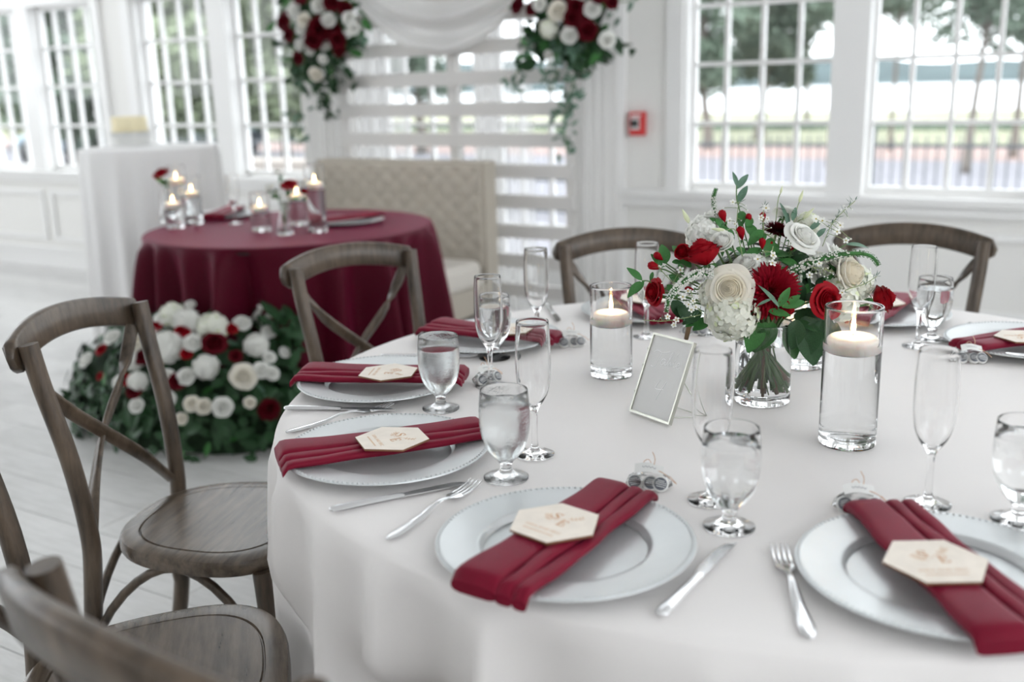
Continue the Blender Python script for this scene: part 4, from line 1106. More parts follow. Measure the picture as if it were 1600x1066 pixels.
ballflower('carnation', 1095, 360, 30, .010, 'white frilled bloom at the upper left behind the red rose', CARN)
ballflower('carnation', 1112, 345, 22, -.010, 'white frilled bloom below the upright green spike', CARN)
ballflower('hydrangea', 1205, 420, 42, .000, 'white hydrangea deep in the middle of the bouquet', HYD2)
ballflower('hydrangea', 1345, 440, 30, .015, 'white hydrangea at the right edge under the spike tip', HYD)
ballflower('carnation', 1285, 415, 24, .0, 'white frilled bloom between the two upper right roses', CARN)
ballflower('hydrangea', 1265, 345, 20, -.03, 'pale bloom at the back, behind the white open bloom', HYD2)
# --- buds
for i, (px, py, r, off, lb, tl) in enumerate([
    (1130, 339, 11, .030, 'red rosebud below the upright green spike', (0, 0, .3)), (1170, 343, 9, .015, 'red rosebud topmost in the middle of the bouquet', (0, 0, .5)),
    (1158, 366, 12, .045, 'red rosebud in the middle, above the white ruffled bloom', (0, 0, .3)), (1030, 402, 10, .040, 'upper red rosebud at the left of the bouquet', (-.2, 0, .5)),
    (1024, 417, 12, .045, 'opening red rosebud at the left, above the low red rose', (-.5, 0, .2)), (1191, 382, 10, .060, 'red rosebud just above the front dahlia', (0, 0, .3)),
    (1205, 386, 9, .040, 'red rosebud behind the waxflowers over the dahlia', (.1, 0, .3)), (1192, 341, 9, .000, 'red rosebud left of the upper dahlia', (-.1, 0, .4)),
    (1240, 385, 10, .030, 'red rosebud under the white open bloom', (.1, 0, .1)), (1232, 482, 11, .085, 'bright red bud under the front dahlia', (.2, -.2, -.4)), (1078, 452, 8, .05, 'tiny red bud behind the white spike', (-.2, 0, 0))]):
    rosebud(px, py, r, off, lb, tl, .2, i)
LBUD = mesh('bud', *lathe(smoothprof([(0, 0), (.16, .1), (.27, .5), (.26, .9), (.14, 1.5), (.03, 1.9), (0, 1.95)], 3), 10), PGREENW)
def lisbud(px, py, lpx, off, label, tilt):
    h = head_at(px, py, off); s = lpx/FPX*(VD-off)/1.95; dr = Vector(tilt).normalized()
    t = thing('lisianthus_bud', label, 'flower', group=FGRP, mw=frame_z(h-dr*s, dr, 0, s)); link('bud', LBUD, t); stem_to('stem', h-dr*s, dr, t, STEMP, .0009)
lisbud(1071, 337, 27, .0, 'pale green bud pointing up left at the top left', (-.55, .3, .75))
lisbud(1221, 296, 13, -.02, 'small closed green bud standing highest in the middle', (.2, .1, 1))
lisbud(1252, 306, 20, -.015, 'closed pale bud on a long stem at the upper right', (.25, .1, 1))
lisbud(1264, 333, 24, .0, 'pale bud leaning right above the white open bloom', (.7, .2, .8))
lisbud(1122, 359, 23, .06, 'pale green bud lying over the small white rose', (-.9, -.4, .15))
# --- veronica spikes
def spike(label, ctrl, r0, r1, name='veronica_spike', green_from=.75):
    pts = smoothprof([tuple(head_at(*c)) for c in ctrl], 8); n = len(pts); base = Vector(pts[0])
    t = thing(name, label, 'flower', base, 0, FGRP)
    rad = [(r0+(r1-r0)*i/(n-1)) for i in range(n)]; rad[-1] *= .5
    v, f = tube(pts, [r*.62 for r in rad], 8); link('spike_core', mesh('spike_core', [Vector(q)-base for q in v], f, LEAFM), t)
    for part, lo, hi, mt, k in (('florets', 0, green_from, PWHITE, 1.0), ('green_florets', green_from-.35, 1, LEAFM, .6)):
        g = G(); rr = random.Random(3)
        m_ = int(560*(hi-lo))
        for i in range(m_):
            q = lo+(hi-lo)*rr.random(); 
            if part == 'florets' and rr.random() < (q/green_from)**4*.7: continue
            j = min(n-2, int(q*(n-1))); p = Vector(pts[j]).lerp(Vector(pts[j+1]), q*(n-1)-j); tg = (Vector(pts[j+1])-Vector(pts[j])).normalized()
            d = Vector((rr.gauss(0, 1), rr.gauss(0, 1), rr.gauss(0, 1))); d = (d-tg*d.dot(tg)).normalized(); r = rad[j]
            c = p+d*r; e = r*.30*k; a = tg.cross(d)
            g.add([c+d*e*1.2, c+a*e, c+tg*e, c-a*e, c-tg*e, c-d*e], [(0, 1, 2), (0, 2, 3), (0, 3, 4), (0, 4, 1), (5, 2, 1), (5, 3, 2), (5, 4, 3), (5, 1, 4)])
        tag(link(part, mesh(part, [Vector(q)-base for q in g.v], g.f, mt, False), t), kind='stuff')
    return t
spike('upright green and white spike at the top left', [(1122, 345, .02), (1116, 325, .015), (1115, 308, .01), (1119, 295, .0)], .0050, .0032, green_from=.7)
spike('long white spike arching right with a drooping green tip', [(1222, 440, .06), (1250, 418, .07), (1290, 403, .075), (1330, 396, .07), (1360, 400, .065), (1373, 415, .06)], .0085, .0042, green_from=.62)
spike('white spike arching down to the left over the hydrangea', [(1112, 428, .085), (1085, 430, .095), (1062, 446, .10), (1046, 466, .10), (1041, 488, .095)], .0085, .0035, green_from=1.0)
spike('short green spike right of the front dahlia', [(1246, 440, .05), (1250, 425, .05), (1252, 410, .05)], .0060, .0025, green_from=.4)
# --- waxflower
WF = G()
for k in range(5):
    a = 2*PI*k/5; c, s = math.cos(a), math.sin(a)
    loc = [(.15, 0, 0), (.55, -.36, .12), (1.0, -.2, .1), (1.0, .2, .1), (.55, .36, .12)]
    WF.add([(x*c-y*s, x*s+y*c, z) for x, y, z in loc], [(0, 1, 2, 3, 4)])
WFM = mesh('flower_head', WF.v, WF.f, PWHITE)
v, f = lathe([(0, .08), (.2, .06), (.28, -.05), (0, -.5)], 6); WFC = mesh('flower_eye', v, f, GOLDC)
WBUD = mesh('wax_bud', *lathe(smoothprof([(0, -.6), (.2, -.2), (.42, .1), (.4, .4), (.2, .6), (0, .65)], 2), 8), PWHITE)
def wax(label, stem_pts, heads, buds, needles=14, name='waxflower_sprig'):
    pts = [head_at(*p) for p in stem_pts]; base = pts[-1]
    t = thing(name, label, 'flower', base, 0, FGRP)
    sm = [Vector(q) for q in smoothprof([tuple(p) for p in pts], 5)]
    g = G().add(*tube(sm, .0008, 5)); rr = random.Random(int(stem_pts[0][0]))
    nd = G()
    for i in range(needles):
        j = rr.randrange(len(sm)-2); p = sm[j]; d = Vector((rr.gauss(0, 1), rr.gauss(0, 1), rr.gauss(.4, 1))).normalized(); L = rr.uniform(.009, .018)
        s = d.cross(Vector((.3, .5, .8))).normalized()*.0008
        nd.add([p, p+d*L*.5+s, p+d*L, p+d*L*.5-s], [(0, 1, 2, 3)])
    hs = []
    for (px, py, off, rp) in heads:
        h = head_at(px, py, off); R = rp/FPX*VD; hs.append((h, R, WFM))
    for (px, py, off, rp) in buds:
        h = head_at(px, py, off); hs.append((h, rp/FPX*VD, WBUD))
    for h, R, me in hs:
        q = min(sm, key=lambda s_: (s_-h).length); g.add(*tube([q, (q+h)/2+Vector((0, 0, .001)), h], .0005, 4))
    link('stem', mesh('stem', [Vector(q)-base for q in g.v], g.f, STEMP), t)
    link('needles', mesh('needles', [Vector(q)-base for q in nd.v], nd.f, LEAFG, False), t)
    for h, R, me in hs:
        dr = (TOCAM+Vector((rr.uniform(-.5, .5), rr.uniform(-.5, .5), rr.uniform(-.2, .6)))).normalized()
        o = link('flower_head' if me is WFM else 'wax_bud', me, t, mw=frame_z(h-base, dr, rr.random()*6, R))
        if me is WFM: link('flower_eye', WFC, o)
wax('waxflower sprig with two open white flowers over the front dahlia', [(1208, 385, .11), (1206, 398, .115), (1204, 420, .06)], [(1208, 399, .13, 6.5), (1207, 411, .135, 6.5), (1184, 405, .115, 6)], [(1192, 392, .12, 2.5), (1206, 392, .125, 2), (1190, 395, .12, 2)], 6)
wax('waxflower sprig with white clusters under the left arching spike', [(1080, 455, .10), (1085, 475, .10), (1098, 490, .08)], [(1075, 455, .11, 5.5), (1067, 464, .11, 5.5), (1076, 476, .112, 5), (1083, 470, .11, 4.5), (1080, 484, .11, 5), (1087, 480, .11, 4.5), (1072, 474, .108, 4)], [], 6)
wax('waxflower sprig reaching left above the table sign', [(1005, 500, .09), (1035, 502, .10), (1070, 497, .10), (1095, 492, .08)], [(1043, 495, .105, 5), (1057, 500, .108, 5), (1053, 508, .108, 4.5)], [(1032, 497, .1, 2), (1080, 493, .11, 2), (1085, 495, .11, 2), (1022, 500, .1, 1.5)], 26)
wax('waxflower sprig with thin yellow stems at the left', [(1028, 416, .07), (1040, 430, .075), (1058, 448, .06)], [(1063, 422, .06, 6)], [(1030, 416, .08, 3), (1044, 432, .08, 2), (1034, 443, .08, 2.5)], 16)
wax('waxflower sprig standing up behind the topmost rosebud', [(1155, 315, .0), (1152, 335, .01), (1150, 365, .02)], [(1145, 316, .0, 5), (1140, 345, .015, 5), (1148, 350, .02, 4)], [(1165, 322, 0, 3.5), (1130, 325, .0, 3.5), (1168, 329, 0, 3.5), (1145, 318, 0, 3), (1158, 345, .01, 3)], 26)
wax('tall waxflower sprig at the upper right edge', [(1336, 314, .0), (1318, 330, .01), (1300, 350, .02), (1285, 385, .03)], [(1275, 342, .02, 6), (1285, 345, .02, 6), (1313, 352, .02, 6), (1308, 362, .02, 6), (1322, 376, .03, 5)], [(1318, 322, .01, 4), (1322, 326, .01, 4), (1331, 328, .01, 3.5), (1325, 340, .01, 3.5), (1315, 328, .01, 3.5), (1329, 374, .01, 4)], 60)
wax('waxflower sprig of round white buds beside the right red rose', [(1270, 418, .09), (1285, 420, .09), (1305, 425, .06)], [(1265, 430, .1, 5.5), (1280, 412, .1, 4.5)], [(1275, 427, .1, 3), (1282, 430, .1, 3), (1288, 433, .1, 3), (1293, 434, .1, 3), (1297, 426, .1, 2.5), (1293, 419, .1, 3), (1302, 429, .1, 2.5), (1286, 420, .1, 3)], 8)
wax('waxflower sprig in front of the right hydrangea', [(1370, 432, .07), (1350, 444, .08), (1325, 452, .085), (1312, 460, .06)], [(1316, 457, .09, 5)], [(1348, 438, .08, 2.5), (1345, 446, .08, 2.5), (1362, 448, .07, 2.5), (1361, 452, .07, 2.5)], 40)
wax('waxflower sprig left of the upper dahlia', [(1194, 322, .02), (1192, 340, .03), (1194, 365, .04)], [(1197, 325, .03, 6), (1189, 340, .035, 5), (1199, 342, .035, 4)], [(1186, 345, .03, 3), (1205, 356, .05, 2.5), (1214, 373, .05, 3), (1218, 371, .05, 2.5), (1221, 382, .05, 2.5), (1235, 387, .05, 3.5)], 18)
wax('tiny waxflower buds at the rim of the tall candle cylinder', [(1385, 483, .04), (1375, 485, .045), (1355, 475, .04)], [], [(1381, 480, .05, 2.5), (1384, 487, .05, 2.5), (1377, 492, .05, 2)], 10)
# --- greenery
sprig('three bright ruscus leaves hanging out at the far left', [(1003, 438, .06, 981, 417, .06), (1001, 440, .06, 980, 464, .06), (1004, 440, .06, 1008, 440, .06, 'ruscus'), (1006, 440, .062, 992, 458, .062)], [(1003, 439, .06), (1015, 440, .055), (1040, 452, .03)], 'ruscus')
sprig('slender grey green leaves rising highest above the bouquet', [(1152, 292, -.02, 1147, 267, -.02), (1152, 295, -.02, 1170, 267, -.03), (1151, 309, -.02, 1163, 298, -.02), (1152, 318, -.02, 1169, 285, -.03), (1153, 316, -.02, 1163, 292, -.02)], [(1151, 290, -.02), (1151, 310, -.02), (1156, 330, -.01), (1165, 370, .0)], 'grey')
sprig('narrow grey leaf curving out at the right over the chair back', [(1322, 382, .01, 1364, 379, .0), (1318, 380, .01, 1330, 366, 0)], [(1322, 382, .01), (1300, 395, .0), (1260, 420, .0)], 'thin')
sprig('small green leaves in front of the dahlia and right red rose', [(1217, 479, .11, 1234, 449, .115), (1230, 475, .105, 1251, 460, .10), (1222, 480, .11, 1259, 468, .10), (1217, 480, .11, 1194, 444, .12, 'thin'), (1200, 486, .10, 1236, 491, .11), (1183, 478, .115, 1209, 462, .12, 'thin')], [(1216, 480, .105), (1212, 492, .08), (1205, 510, .04)], 'ruscus')
sprig('wide green leaf hanging over the vase front', [(1187, 504, .075, 1170, 548, .085), (1210, 505, .07, 1178, 545, .08)], [(1195, 503, .07), (1193, 512, .04)], 'mid')
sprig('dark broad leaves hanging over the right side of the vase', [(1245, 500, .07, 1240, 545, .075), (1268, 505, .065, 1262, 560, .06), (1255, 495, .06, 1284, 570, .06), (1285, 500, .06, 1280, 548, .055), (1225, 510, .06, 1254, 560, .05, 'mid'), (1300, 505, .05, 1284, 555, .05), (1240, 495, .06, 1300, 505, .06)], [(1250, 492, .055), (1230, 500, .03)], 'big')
sprig('dark leaves behind the left waxflowers', [(1060, 478, .07, 1085, 502, .08), (1050, 470, .06, 1072, 497, .07), (1095, 487, .07, 1068, 502, .08), (1090, 500, .06, 1073, 507, .07, 'mid'), (1110, 500, .06, 1082, 512, .06, 'mid')], [(1075, 470, .05), (1110, 490, .03)], 'big')
sprig('rose leaves under the upper left rosebud', [(1118, 342, .03, 1135, 357, .035), (1128, 352, .03, 1112, 338, .03), (1135, 357, .05, 1150, 378, .05), (1140, 365, .05, 1124, 350, .04)], [(1132, 350, .02), (1150, 400, .02)], 'roseleaf')
sprig('rose leaves around the upper middle rosebuds', [(1168, 355, .03, 1175, 335, .02), (1180, 372, .04, 1168, 343, .03), (1192, 360, .04, 1170, 378, .05), (1150, 388, .05, 1172, 396, .05), (1160, 330, .0, 1158, 350, .02), (1195, 375, .05, 1182, 355, .03), (1205, 372, .04, 1200, 395, .06), (1215, 395, .05, 1202, 372, .04), (1165, 400, .05, 1190, 385, .06)], [(1175, 360, .02), (1180, 400, .02)], 'roseleaf')
sprig('rose leaves around the left rosebuds', [(1034, 415, .04, 1020, 395, .04), (1040, 412, .04, 1036, 378, .03), (1050, 410, .05, 1068, 408, .05), (1060, 412, .05, 1070, 428, .05), (1065, 400, .04, 1052, 380, .03), (1020, 425, .04, 1016, 440, .04, 'ruscus'), (1045, 430, .04, 1065, 440, .05), (1042, 445, .04, 1060, 462, .05), (1080, 418, .05, 1064, 402, .05)], [(1040, 415, .035), (1080, 440, .02)], 'roseleaf')
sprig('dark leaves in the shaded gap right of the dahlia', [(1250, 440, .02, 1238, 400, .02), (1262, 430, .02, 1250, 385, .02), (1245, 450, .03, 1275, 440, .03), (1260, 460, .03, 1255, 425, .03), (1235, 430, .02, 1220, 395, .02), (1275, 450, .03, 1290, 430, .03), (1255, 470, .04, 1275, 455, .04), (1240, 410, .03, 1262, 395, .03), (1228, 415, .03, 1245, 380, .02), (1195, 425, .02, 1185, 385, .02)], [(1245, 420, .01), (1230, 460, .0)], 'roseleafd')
sprig('green blades among the white buds at the top right', [(1230, 345, .0, 1222, 312, -.01, 'thin'), (1238, 345, .0, 1245, 320, -.01), (1232, 360, .0, 1230, 318, -.01, 'thin'), (1265, 360, .01, 1285, 340, .0), (1275, 372, .01, 1292, 352, .0)], [(1235, 350, -.01), (1220, 400, .0)], 'grey')
# leafy core so that no daylight shows through the middle
core = thing('bouquet_foliage', 'dark leaves filling the inside of the bouquet', 'foliage', HUB, 0, 'greenery of the round table bouquet')
rr = random.Random(9); HUBC = D(1195, 436, VD+.015)
for i in range(230):
    d = Vector((rr.gauss(0, 1), rr.gauss(0, 1), rr.gauss(0, .7))).normalized()
    p = HUBC-HUB+Vector((d.x*.098, d.y*.078, d.z*.060+.008))*rr.uniform(.4, 1.0)
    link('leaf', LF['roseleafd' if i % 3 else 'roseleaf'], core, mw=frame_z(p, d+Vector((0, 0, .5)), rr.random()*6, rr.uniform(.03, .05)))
for i in range(26):                              # cut stem ends in the water
    a = rr.random()*6.28; q = VR*.78*rr.random()**.4; b = a+2.2+1.6*rr.random(); e = VR*.72
    v, f = tube([Vector((VB.x+q*math.cos(a), VB.y+q*math.sin(a), TZ+VH+.02))-HUB, Vector((VB.x+e*math.cos(b)*.3, VB.y+e*math.sin(b)*.3, TZ+.08))-HUB, Vector((VB.x+e*math.cos(b), VB.y+e*math.sin(b), TZ+.02+.03*rr.random()))-HUB], .0026 if i % 3 else .0034, 6)
    link('stem', mesh('stem', v, f, STEMM if i % 4 else STEMB), core)
v, f = tube([head_at(1072, 530, .04), head_at(1076, 512, .05), head_at(1083, 497, .06)], [.0042, .0048, .005], 8)
tag(link('cut_stem', mesh('cut_stem', v, f, STEMB)), 'brown woody stem end above the table sign', 'stem')

# ------------------------------------------------------------------ sweetheart table behind
SC_ = Vector((-3.15, 3.36, 0)); SR = .63; SZ = .76
st = thing('sweetheart_table', 'small round table hidden under the burgundy cloth', 'table', SC_)
v, f = lathe([(0, .73), (SR-.012, .73), (SR-.006, .738), (SR-.006, .75), (SR-.012, .754), (0, .754)], 48); link('table_top', mesh('table_top', v, f, BLACKW), st)
v, f = tube([(0, 0, 0), (0, 0, .73)], .04, 10); link('pedestal', mesh('pedestal', v, f, BLACKW), st)
rq = random.Random(21); bf = sorted([i*2*PI/21+rq.uniform(-.08, .08) for i in range(21)])
def burg_fold(th):
    s = 0
    for i, a in enumerate(bf):
        d = (th-a+PI) % (2*PI)-PI; k = .6+.4*math.sin(i*2.3)
        s += k*math.exp(-(d/.065)**2)-.7*k*math.exp(-((d-.15)/.07)**2)
    return s
v, f = table_cloth(SZ, SR, .15, burg_fold, 300, (), .665)
tag(link('burgundy_tablecloth', mesh('burgundy_tablecloth', v, f, BURG), None, SC_), 'burgundy satin cloth hanging to the floor over the small round table', 'tablecloth')
def scandle(px, py, H, wl, label, lab2, R=.041): candle(P(px, py, SZ), SZ, H, R, wl, label, lab2, 28, 1.0)
scandle(274, 356, .175, .10, 'short glass cylinder nearest the left edge of the burgundy table', 'lit floating candle in the leftmost front cylinder on the burgundy table')
scandle(304, 350, .22, .135, 'taller glass cylinder second from the left on the burgundy table', 'lit floating candle in the second cylinder from the left on the burgundy table')
scandle(409, 361, .165, .095, 'short glass cylinder left of the bud vase at the middle of the burgundy table', 'lit floating candle left of the middle bud vase on the burgundy table')
scandle(467, 352, .20, .125, 'glass cylinder just behind the tallest one on the burgundy table', 'lit floating candle right of the middle bud vase on the burgundy table')
scandle(497, 362, .28, .195, 'tallest glass cylinder, rightmost on the burgundy table', 'lit floating candle highest and rightmost on the burgundy table')
scandle(282, 346, .26, .185, 'tall glass cylinder behind the leftmost bud vase on the burgundy table', 'lit floating candle behind the leftmost red rose on the burgundy table')
def budvase(px, py, label, fl):
    p = P(px, py, SZ); t = thing('bud_vase', label, 'vase', (p.x, p.y, SZ+.0005), 0, 'bud vases on the burgundy table')
    o = smoothprof([(0, 0), (.030, 0), (.034, .01), (.028, .05), (.016, .09), (.014, .12), (.018, .135)], 3); i = smoothprof([(.016, .1352), (.012, .12), (.014, .09), (.026, .05), (.030, .014), (0, .008)], 3)
    v, f = lathe(o+i, 24); link('glass_wall', mesh('glass_wall', v, f, GLASS), t)
    for k, (dx, dy, dz, mt, R, nm, lb) in enumerate(fl):
        q = Vector((p.x+dx, p.y+dy, SZ+dz)); dr = Vector((dx*4, dy*4-.3, .6)).normalized()
        r_ = thing(nm, lb, 'flower', mw=frame_z(q, dr, k, R), group='flowers in the bud vases')
        c, ps = rose_meshes('rose' if R > .028 else 'cup', mt, 3)
        link('bloom_centre', c, r_)
        for pp in ps: link('petal', pp, r_)
        v, f = tube([q, Vector((p.x+dx*.2, p.y+dy*.2, SZ+.13)), Vector((p.x, p.y, SZ+.02))], .002, 6)
        link('stem', mesh('stem', xf(v, r_.matrix_basis.inverted()), f, STEMM), r_)
        for j in range(4): link('leaf', LF['roseleaf'], r_, mw=frame_z((random.uniform(-.6, .6), random.uniform(-.6, .6), -.7), (math.cos(j*1.6), math.sin(j*1.6), .4), j, 1.1))
budvase(262, 347, 'glass bud vase with one red rose at the left end of the burgundy table', [(0, 0, .215, PRED, .040, 'rose', 'red rose in the left bud vase on the burgundy table')])
budvase(446, 367, 'glass bud vase with red and white blooms at the middle of the burgundy table', [(.045, .0, .20, PRED, .034, 'rose', 'red rose leaning right in the middle bud vase'), (-.06, .0, .185, PWHITE, .030, 'white_rose', 'white rose leaning left in the middle bud vase'), (-.01, .0, .25, PWHITE, .022, 'white_rose', 'small white bloom on top of the middle bud vase'), (.10, .02, .175, PRED, .022, 'rose', 'small red rose at the right of the middle bud vase')])
for (px, py, lb, rot) in ((352, 339, 'silver charger plate on the burgundy table, left of the middle candles', .5), (543, 349, 'silver charger plate at the right end of the burgundy table', -.3)):
    p = P(px, py, SZ); t = thing('charger_plate', lb, 'plate', (p.x, p.y, SZ+.001), 0, 'charger plates on the burgundy table'); link('dish', PLATE, t)
    n = thing('napkin', lb.replace('silver charger plate', 'burgundy napkin folded on the plate'), 'napkin', (p.x, p.y, SZ+.003), rot, 'napkins on the burgundy table')
    for mm in FOLDS: link('napkin_fold', mm, n)
for px, py, lb in ((368, 350, 'champagne flute at the back left of the burgundy table'),):
    p = P(px, py, SZ); t = thing('champagne_flute', lb, 'glass', (p.x, p.y, SZ+.0005)); link('glass_bowl', FLU, t)

# ------------------------------------------------------------------ tufted settee
BX0, BX1 = -3.99, -2.85
be = thing('settee', 'cream buttoned two seat settee behind the burgundy table', 'settee', ((BX0+BX1)/2, 4.35, 0))
hwB = (BX1-BX0)/2
def back_fn(a, b):
    x = -hwB+2*hwB*a; z = .40+.56*b
    u = x/.0575; w_ = (z-.45)/.05
    d1 = abs(math.sin(PI*(u/2+w_/2))); d2 = abs(math.sin(PI*(u/2-w_/2)))
    y = .15-.010*(d1*d2)**.6
    e = max(abs(2*a-1), b if b > .5 else 0)
    if e > .95: y += .10*((e-.95)/.05)**2
    return (x, y, z)
v, f = grid(back_fn, 150, 70); link('backrest_padding', mesh('backrest_padding', v, f, TUFT), be)
link('backrest', G().box(-hwB, hwB, .16, .27, .12, .955).me('backrest', TUFT), be)
v, f = lathe([(0, .006), (.009, .004), (.011, 0), (0, -.004)], 10); bt = mesh('button', v, f, TUFT)
for r in range(5):
    for k in range(9):
        x = -.46+k*.115; z = .50+r*.10
        if r % 2: x += .0575
        if abs(x) < hwB-.03: link('button', bt, be, (x, .148, z), (PI/2, 0, 0))
def round_box(name, x0, x1, y0, y1, z0, z1, rad, mt, parent):
    import bmesh
    bm = bmesh.new(); bmesh.ops.create_cube(bm, size=1)
    for q in bm.verts: q.co = Vector(((x0+x1)/2+q.co.x*(x1-x0), (y0+y1)/2+q.co.y*(y1-y0), (z0+z1)/2+q.co.z*(z1-z0)))
    bmesh.ops.bevel(bm, geom=list(bm.edges), offset=rad, segments=4, affect='EDGES', profile=.5)
    me = bpy.data.meshes.new(name); bm.to_mesh(me); bm.free(); me.materials.append(mt)
    me.polygons.foreach_set('use_smooth', [True]*len(me.polygons)); return link(name, me, parent)
round_box('seat_cushion', -hwB+.005, hwB-.005, -.30, .13, .30, .45, .045, CUSH, be)
link('seat_base', G().box(-hwB+.01, hwB-.01, -.29, .16, .17, .31).me('seat_base', TUFT), be)
link('underside_shade', G().box(-hwB+.01, hwB-.01, -.29, .25, .155, .17).me('underside_shade', BLACKW), be)  # black sheet: the shade under the settee put in as colour
for x in (-hwB+.06, hwB-.06):
    for y in (-.25, .2):
        v, f = tube([(x, y, 0), (x, y, .16)], [.018, .028], 8); link('leg', mesh('leg', v, f, BLACKW), be)

# ------------------------------------------------------------------ slatted backdrop with drapes
BD = thing('slat_backdrop', 'white horizontal slat backdrop standing behind the settee', 'backdrop', (-3.19, 4.70, 0))
slat = G().box(-.765, .765, -.012, .012, -.037, .037).me('slat', SLATP)
z = .09
while z < 2.35: link('slat', slat, BD, (0, 0, z)); z += .1615
for x in (-.74, .02, .74): link('post', G().box(x-.03, x+.03, .013, .06, 0, 2.42).me('post', SLATP), BD)
link('foot', G().box(-.78, -.70, -.1, .35, 0, .05).me('foot', TRIM), BD); link('foot', G().box(.70, .78, -.1, .35, 0, .05).me('foot', TRIM), BD)
def drape(x0, x1, v_, z1, folds_n, label, seed, amp=.020, mt=None):
    rr = random.Random(seed); ph = rr.random()*6
    def fn(a, b):
        x = x0+(x1-x0)*a; z = z1*b
        k = .55+.45*(1-b)
        y = v_+amp*k*(math.sin(a*folds_n*2*PI+ph)+.4*math.sin(a*folds_n*4.6*PI+1+ph))
        xc = (x0+x1)/2; x = xc+(x-xc)*(1+.10*(1-b))
        return (x, y, .01+z)
    v, f = grid(fn, 90, 12)
    return tag(link('drape', mesh('drape', v, f, mt or DRAPE)), label, 'curtain')
drape(-4.29, -3.97, 4.74, 2.42, 5, 'white drape hanging at the left end of the slat backdrop', 1)
drape(-2.47, -2.20, 4.74, 2.42, 5, 'white drape hanging at the right end of the slat backdrop', 2)
drape(-3.98, -3.60, 4.88, 2.42, 6, 'sheer white curtain behind the left end of the slat backdrop', 3, .016, SHEER)
drape(-3.15, -2.78, 4.88, 2.42, 6, 'sheer white curtain behind the slats right of the middle post', 4, .016, SHEER)
def swag_fn(a, b):
    x = -3.90+1.45*a; sag = 4*a*(1-a)
    z = 2.42-b*(.42+.45*sag)-.05*sag
    y = 4.655-.03*math.sin(b*9*PI*(.6+.4*b)+.5*math.sin(a*5))*(.35+.65*sag)-.04*sag
    return (x, y, z)
v, f = grid(swag_fn, 40, 60); tag(link('drape_swag', mesh('drape_swag', v, f, DRAPE)), 'white fabric swag draped across the top of the slat backdrop', 'curtain')

# ------------------------------------------------------------------ larger flower arrangements (each wired together as one)
LOWB = {}
def low_bloom(kind):
    if kind in LOWB: return LOWB[kind]
    if kind in ('white_rose', 'cream_rose', 'red_rose', 'burgundy_rose'):
        mt = {'white_rose': PWHITE, 'cream_rose': PROSE, 'red_rose': PRED, 'burgundy_rose': PBURG}[kind]
        g, outs = rose_parts(1.0, 1.0, 5)
        for v, f in outs: g.add(v, f)
        me = g.me(kind, mt, True)
    elif kind == 'hydrangea': me = HYD2
    elif kind == 'carnation': me = CARN
    elif kind == 'burgundy_dahlia': me = DAH
    LOWB[kind] = me; return me
def arrangement(t, origin, blooms, leaves, key_list, seed, spread):
    rr = random.Random(seed)
    for kind, p, R, dr in blooms:
        link(kind, low_bloom(kind), t, mw=frame_z(Vector(p)-origin, dr, rr.random()*6, R))
    for p, d, s, key in leaves:
        link('leaf', LF[key], t, mw=frame_z(Vector(p)-origin, d, rr.random()*6, s))
# floor arrangement, positions read off the photograph on a low mound
FO = Vector((-3.20, 2.66, 0))
def fa(px, py, v_): return PV(px, py, v_)
t = thing('floor_arrangement', 'large mound of white and red flowers on the floor before the burgundy table', 'flower arrangement', FO)
FLB = [('hydrangea', 270, 492, 17), ('white_rose', 298, 478, 8), ('carnation', 292, 502, 18), ('hydrangea', 332, 512, 21), ('burgundy_rose', 335, 540, 18), ('red_rose', 362, 516, 9), ('white_rose', 378, 508, 13), ('carnation', 400, 540, 17), ('white_rose', 418, 521, 11), ('carnation', 262, 543, 22), ('white_rose', 302, 538, 14), ('red_rose', 286, 520, 12), ('red_rose', 292, 554, 9), ('cream_rose', 215, 538, 14), ('red_rose', 160, 549, 9), ('white_rose', 178, 530, 13), ('carnation', 208, 562, 15), ('white_rose', 138, 565, 12), ('burgundy_rose', 225, 560, 12), ('carnation', 322, 574, 17), ('white_rose', 291, 590, 13), ('burgundy_rose', 278, 598, 13), ('white_rose', 262, 590, 12), ('cream_rose', 379, 591, 20), ('white_rose', 408, 580, 13), ('white_rose', 424, 585, 11), ('carnation', 216, 597, 14), ('red_rose', 200, 595, 9), ('burgundy_rose', 212, 612, 12), ('white_rose', 188, 598, 10), ('cream_rose', 300, 632, 12), ('cream_rose', 318, 636, 12), ('white_rose', 347, 637, 15), ('white_rose', 262, 625, 13), ('white_rose', 215, 635, 11), ('red_rose', 158, 589, 6), ('burgundy_dahlia', 420, 640, 17), ('white_rose', 420, 560, 10), ('cream_rose', 390, 630, 9), ('white_rose', 444, 552, 9), ('burgundy_rose', 368, 558, 10), ('red_rose', 246, 512, 9), ('white_rose', 235, 520, 12), ('carnation', 300, 508, 12), ('cream_rose', 284, 655, 9), ('white_rose', 255, 500, 12)]
bl = []
FC = Vector((-3.2, 2.72, .12))
for k, px, py, r in FLB:
    o_r = Vector((0, 0, CAMH)); d_r = Vector(ray(px, py)); ec = Vector((FC.x-.03, 2.76, 0)); er = (.70, .40, .56)
    oo = Vector([(o_r[q]-ec[q])/er[q] for q in range(3)]); dd = Vector([d_r[q]/er[q] for q in range(3)])
    qa = dd.dot(dd); qb = oo.dot(dd); qc = oo.dot(oo)-1; disc = qb*qb-qa*qc
    p = o_r+d_r*((-qb-math.sqrt(disc))/qa) if disc > 0 else fa(px, py, 2.72)
    p.z = max(p.z, .05)
    v_ = p.y; R = r/FPX*(p-Vector((0, 0, CAMH))).length*1.10
    d = (p-FC); d.z += .12; d = d.normalized()+Vector((.25, -.45, .25)); bl.append((k, p, R, d))
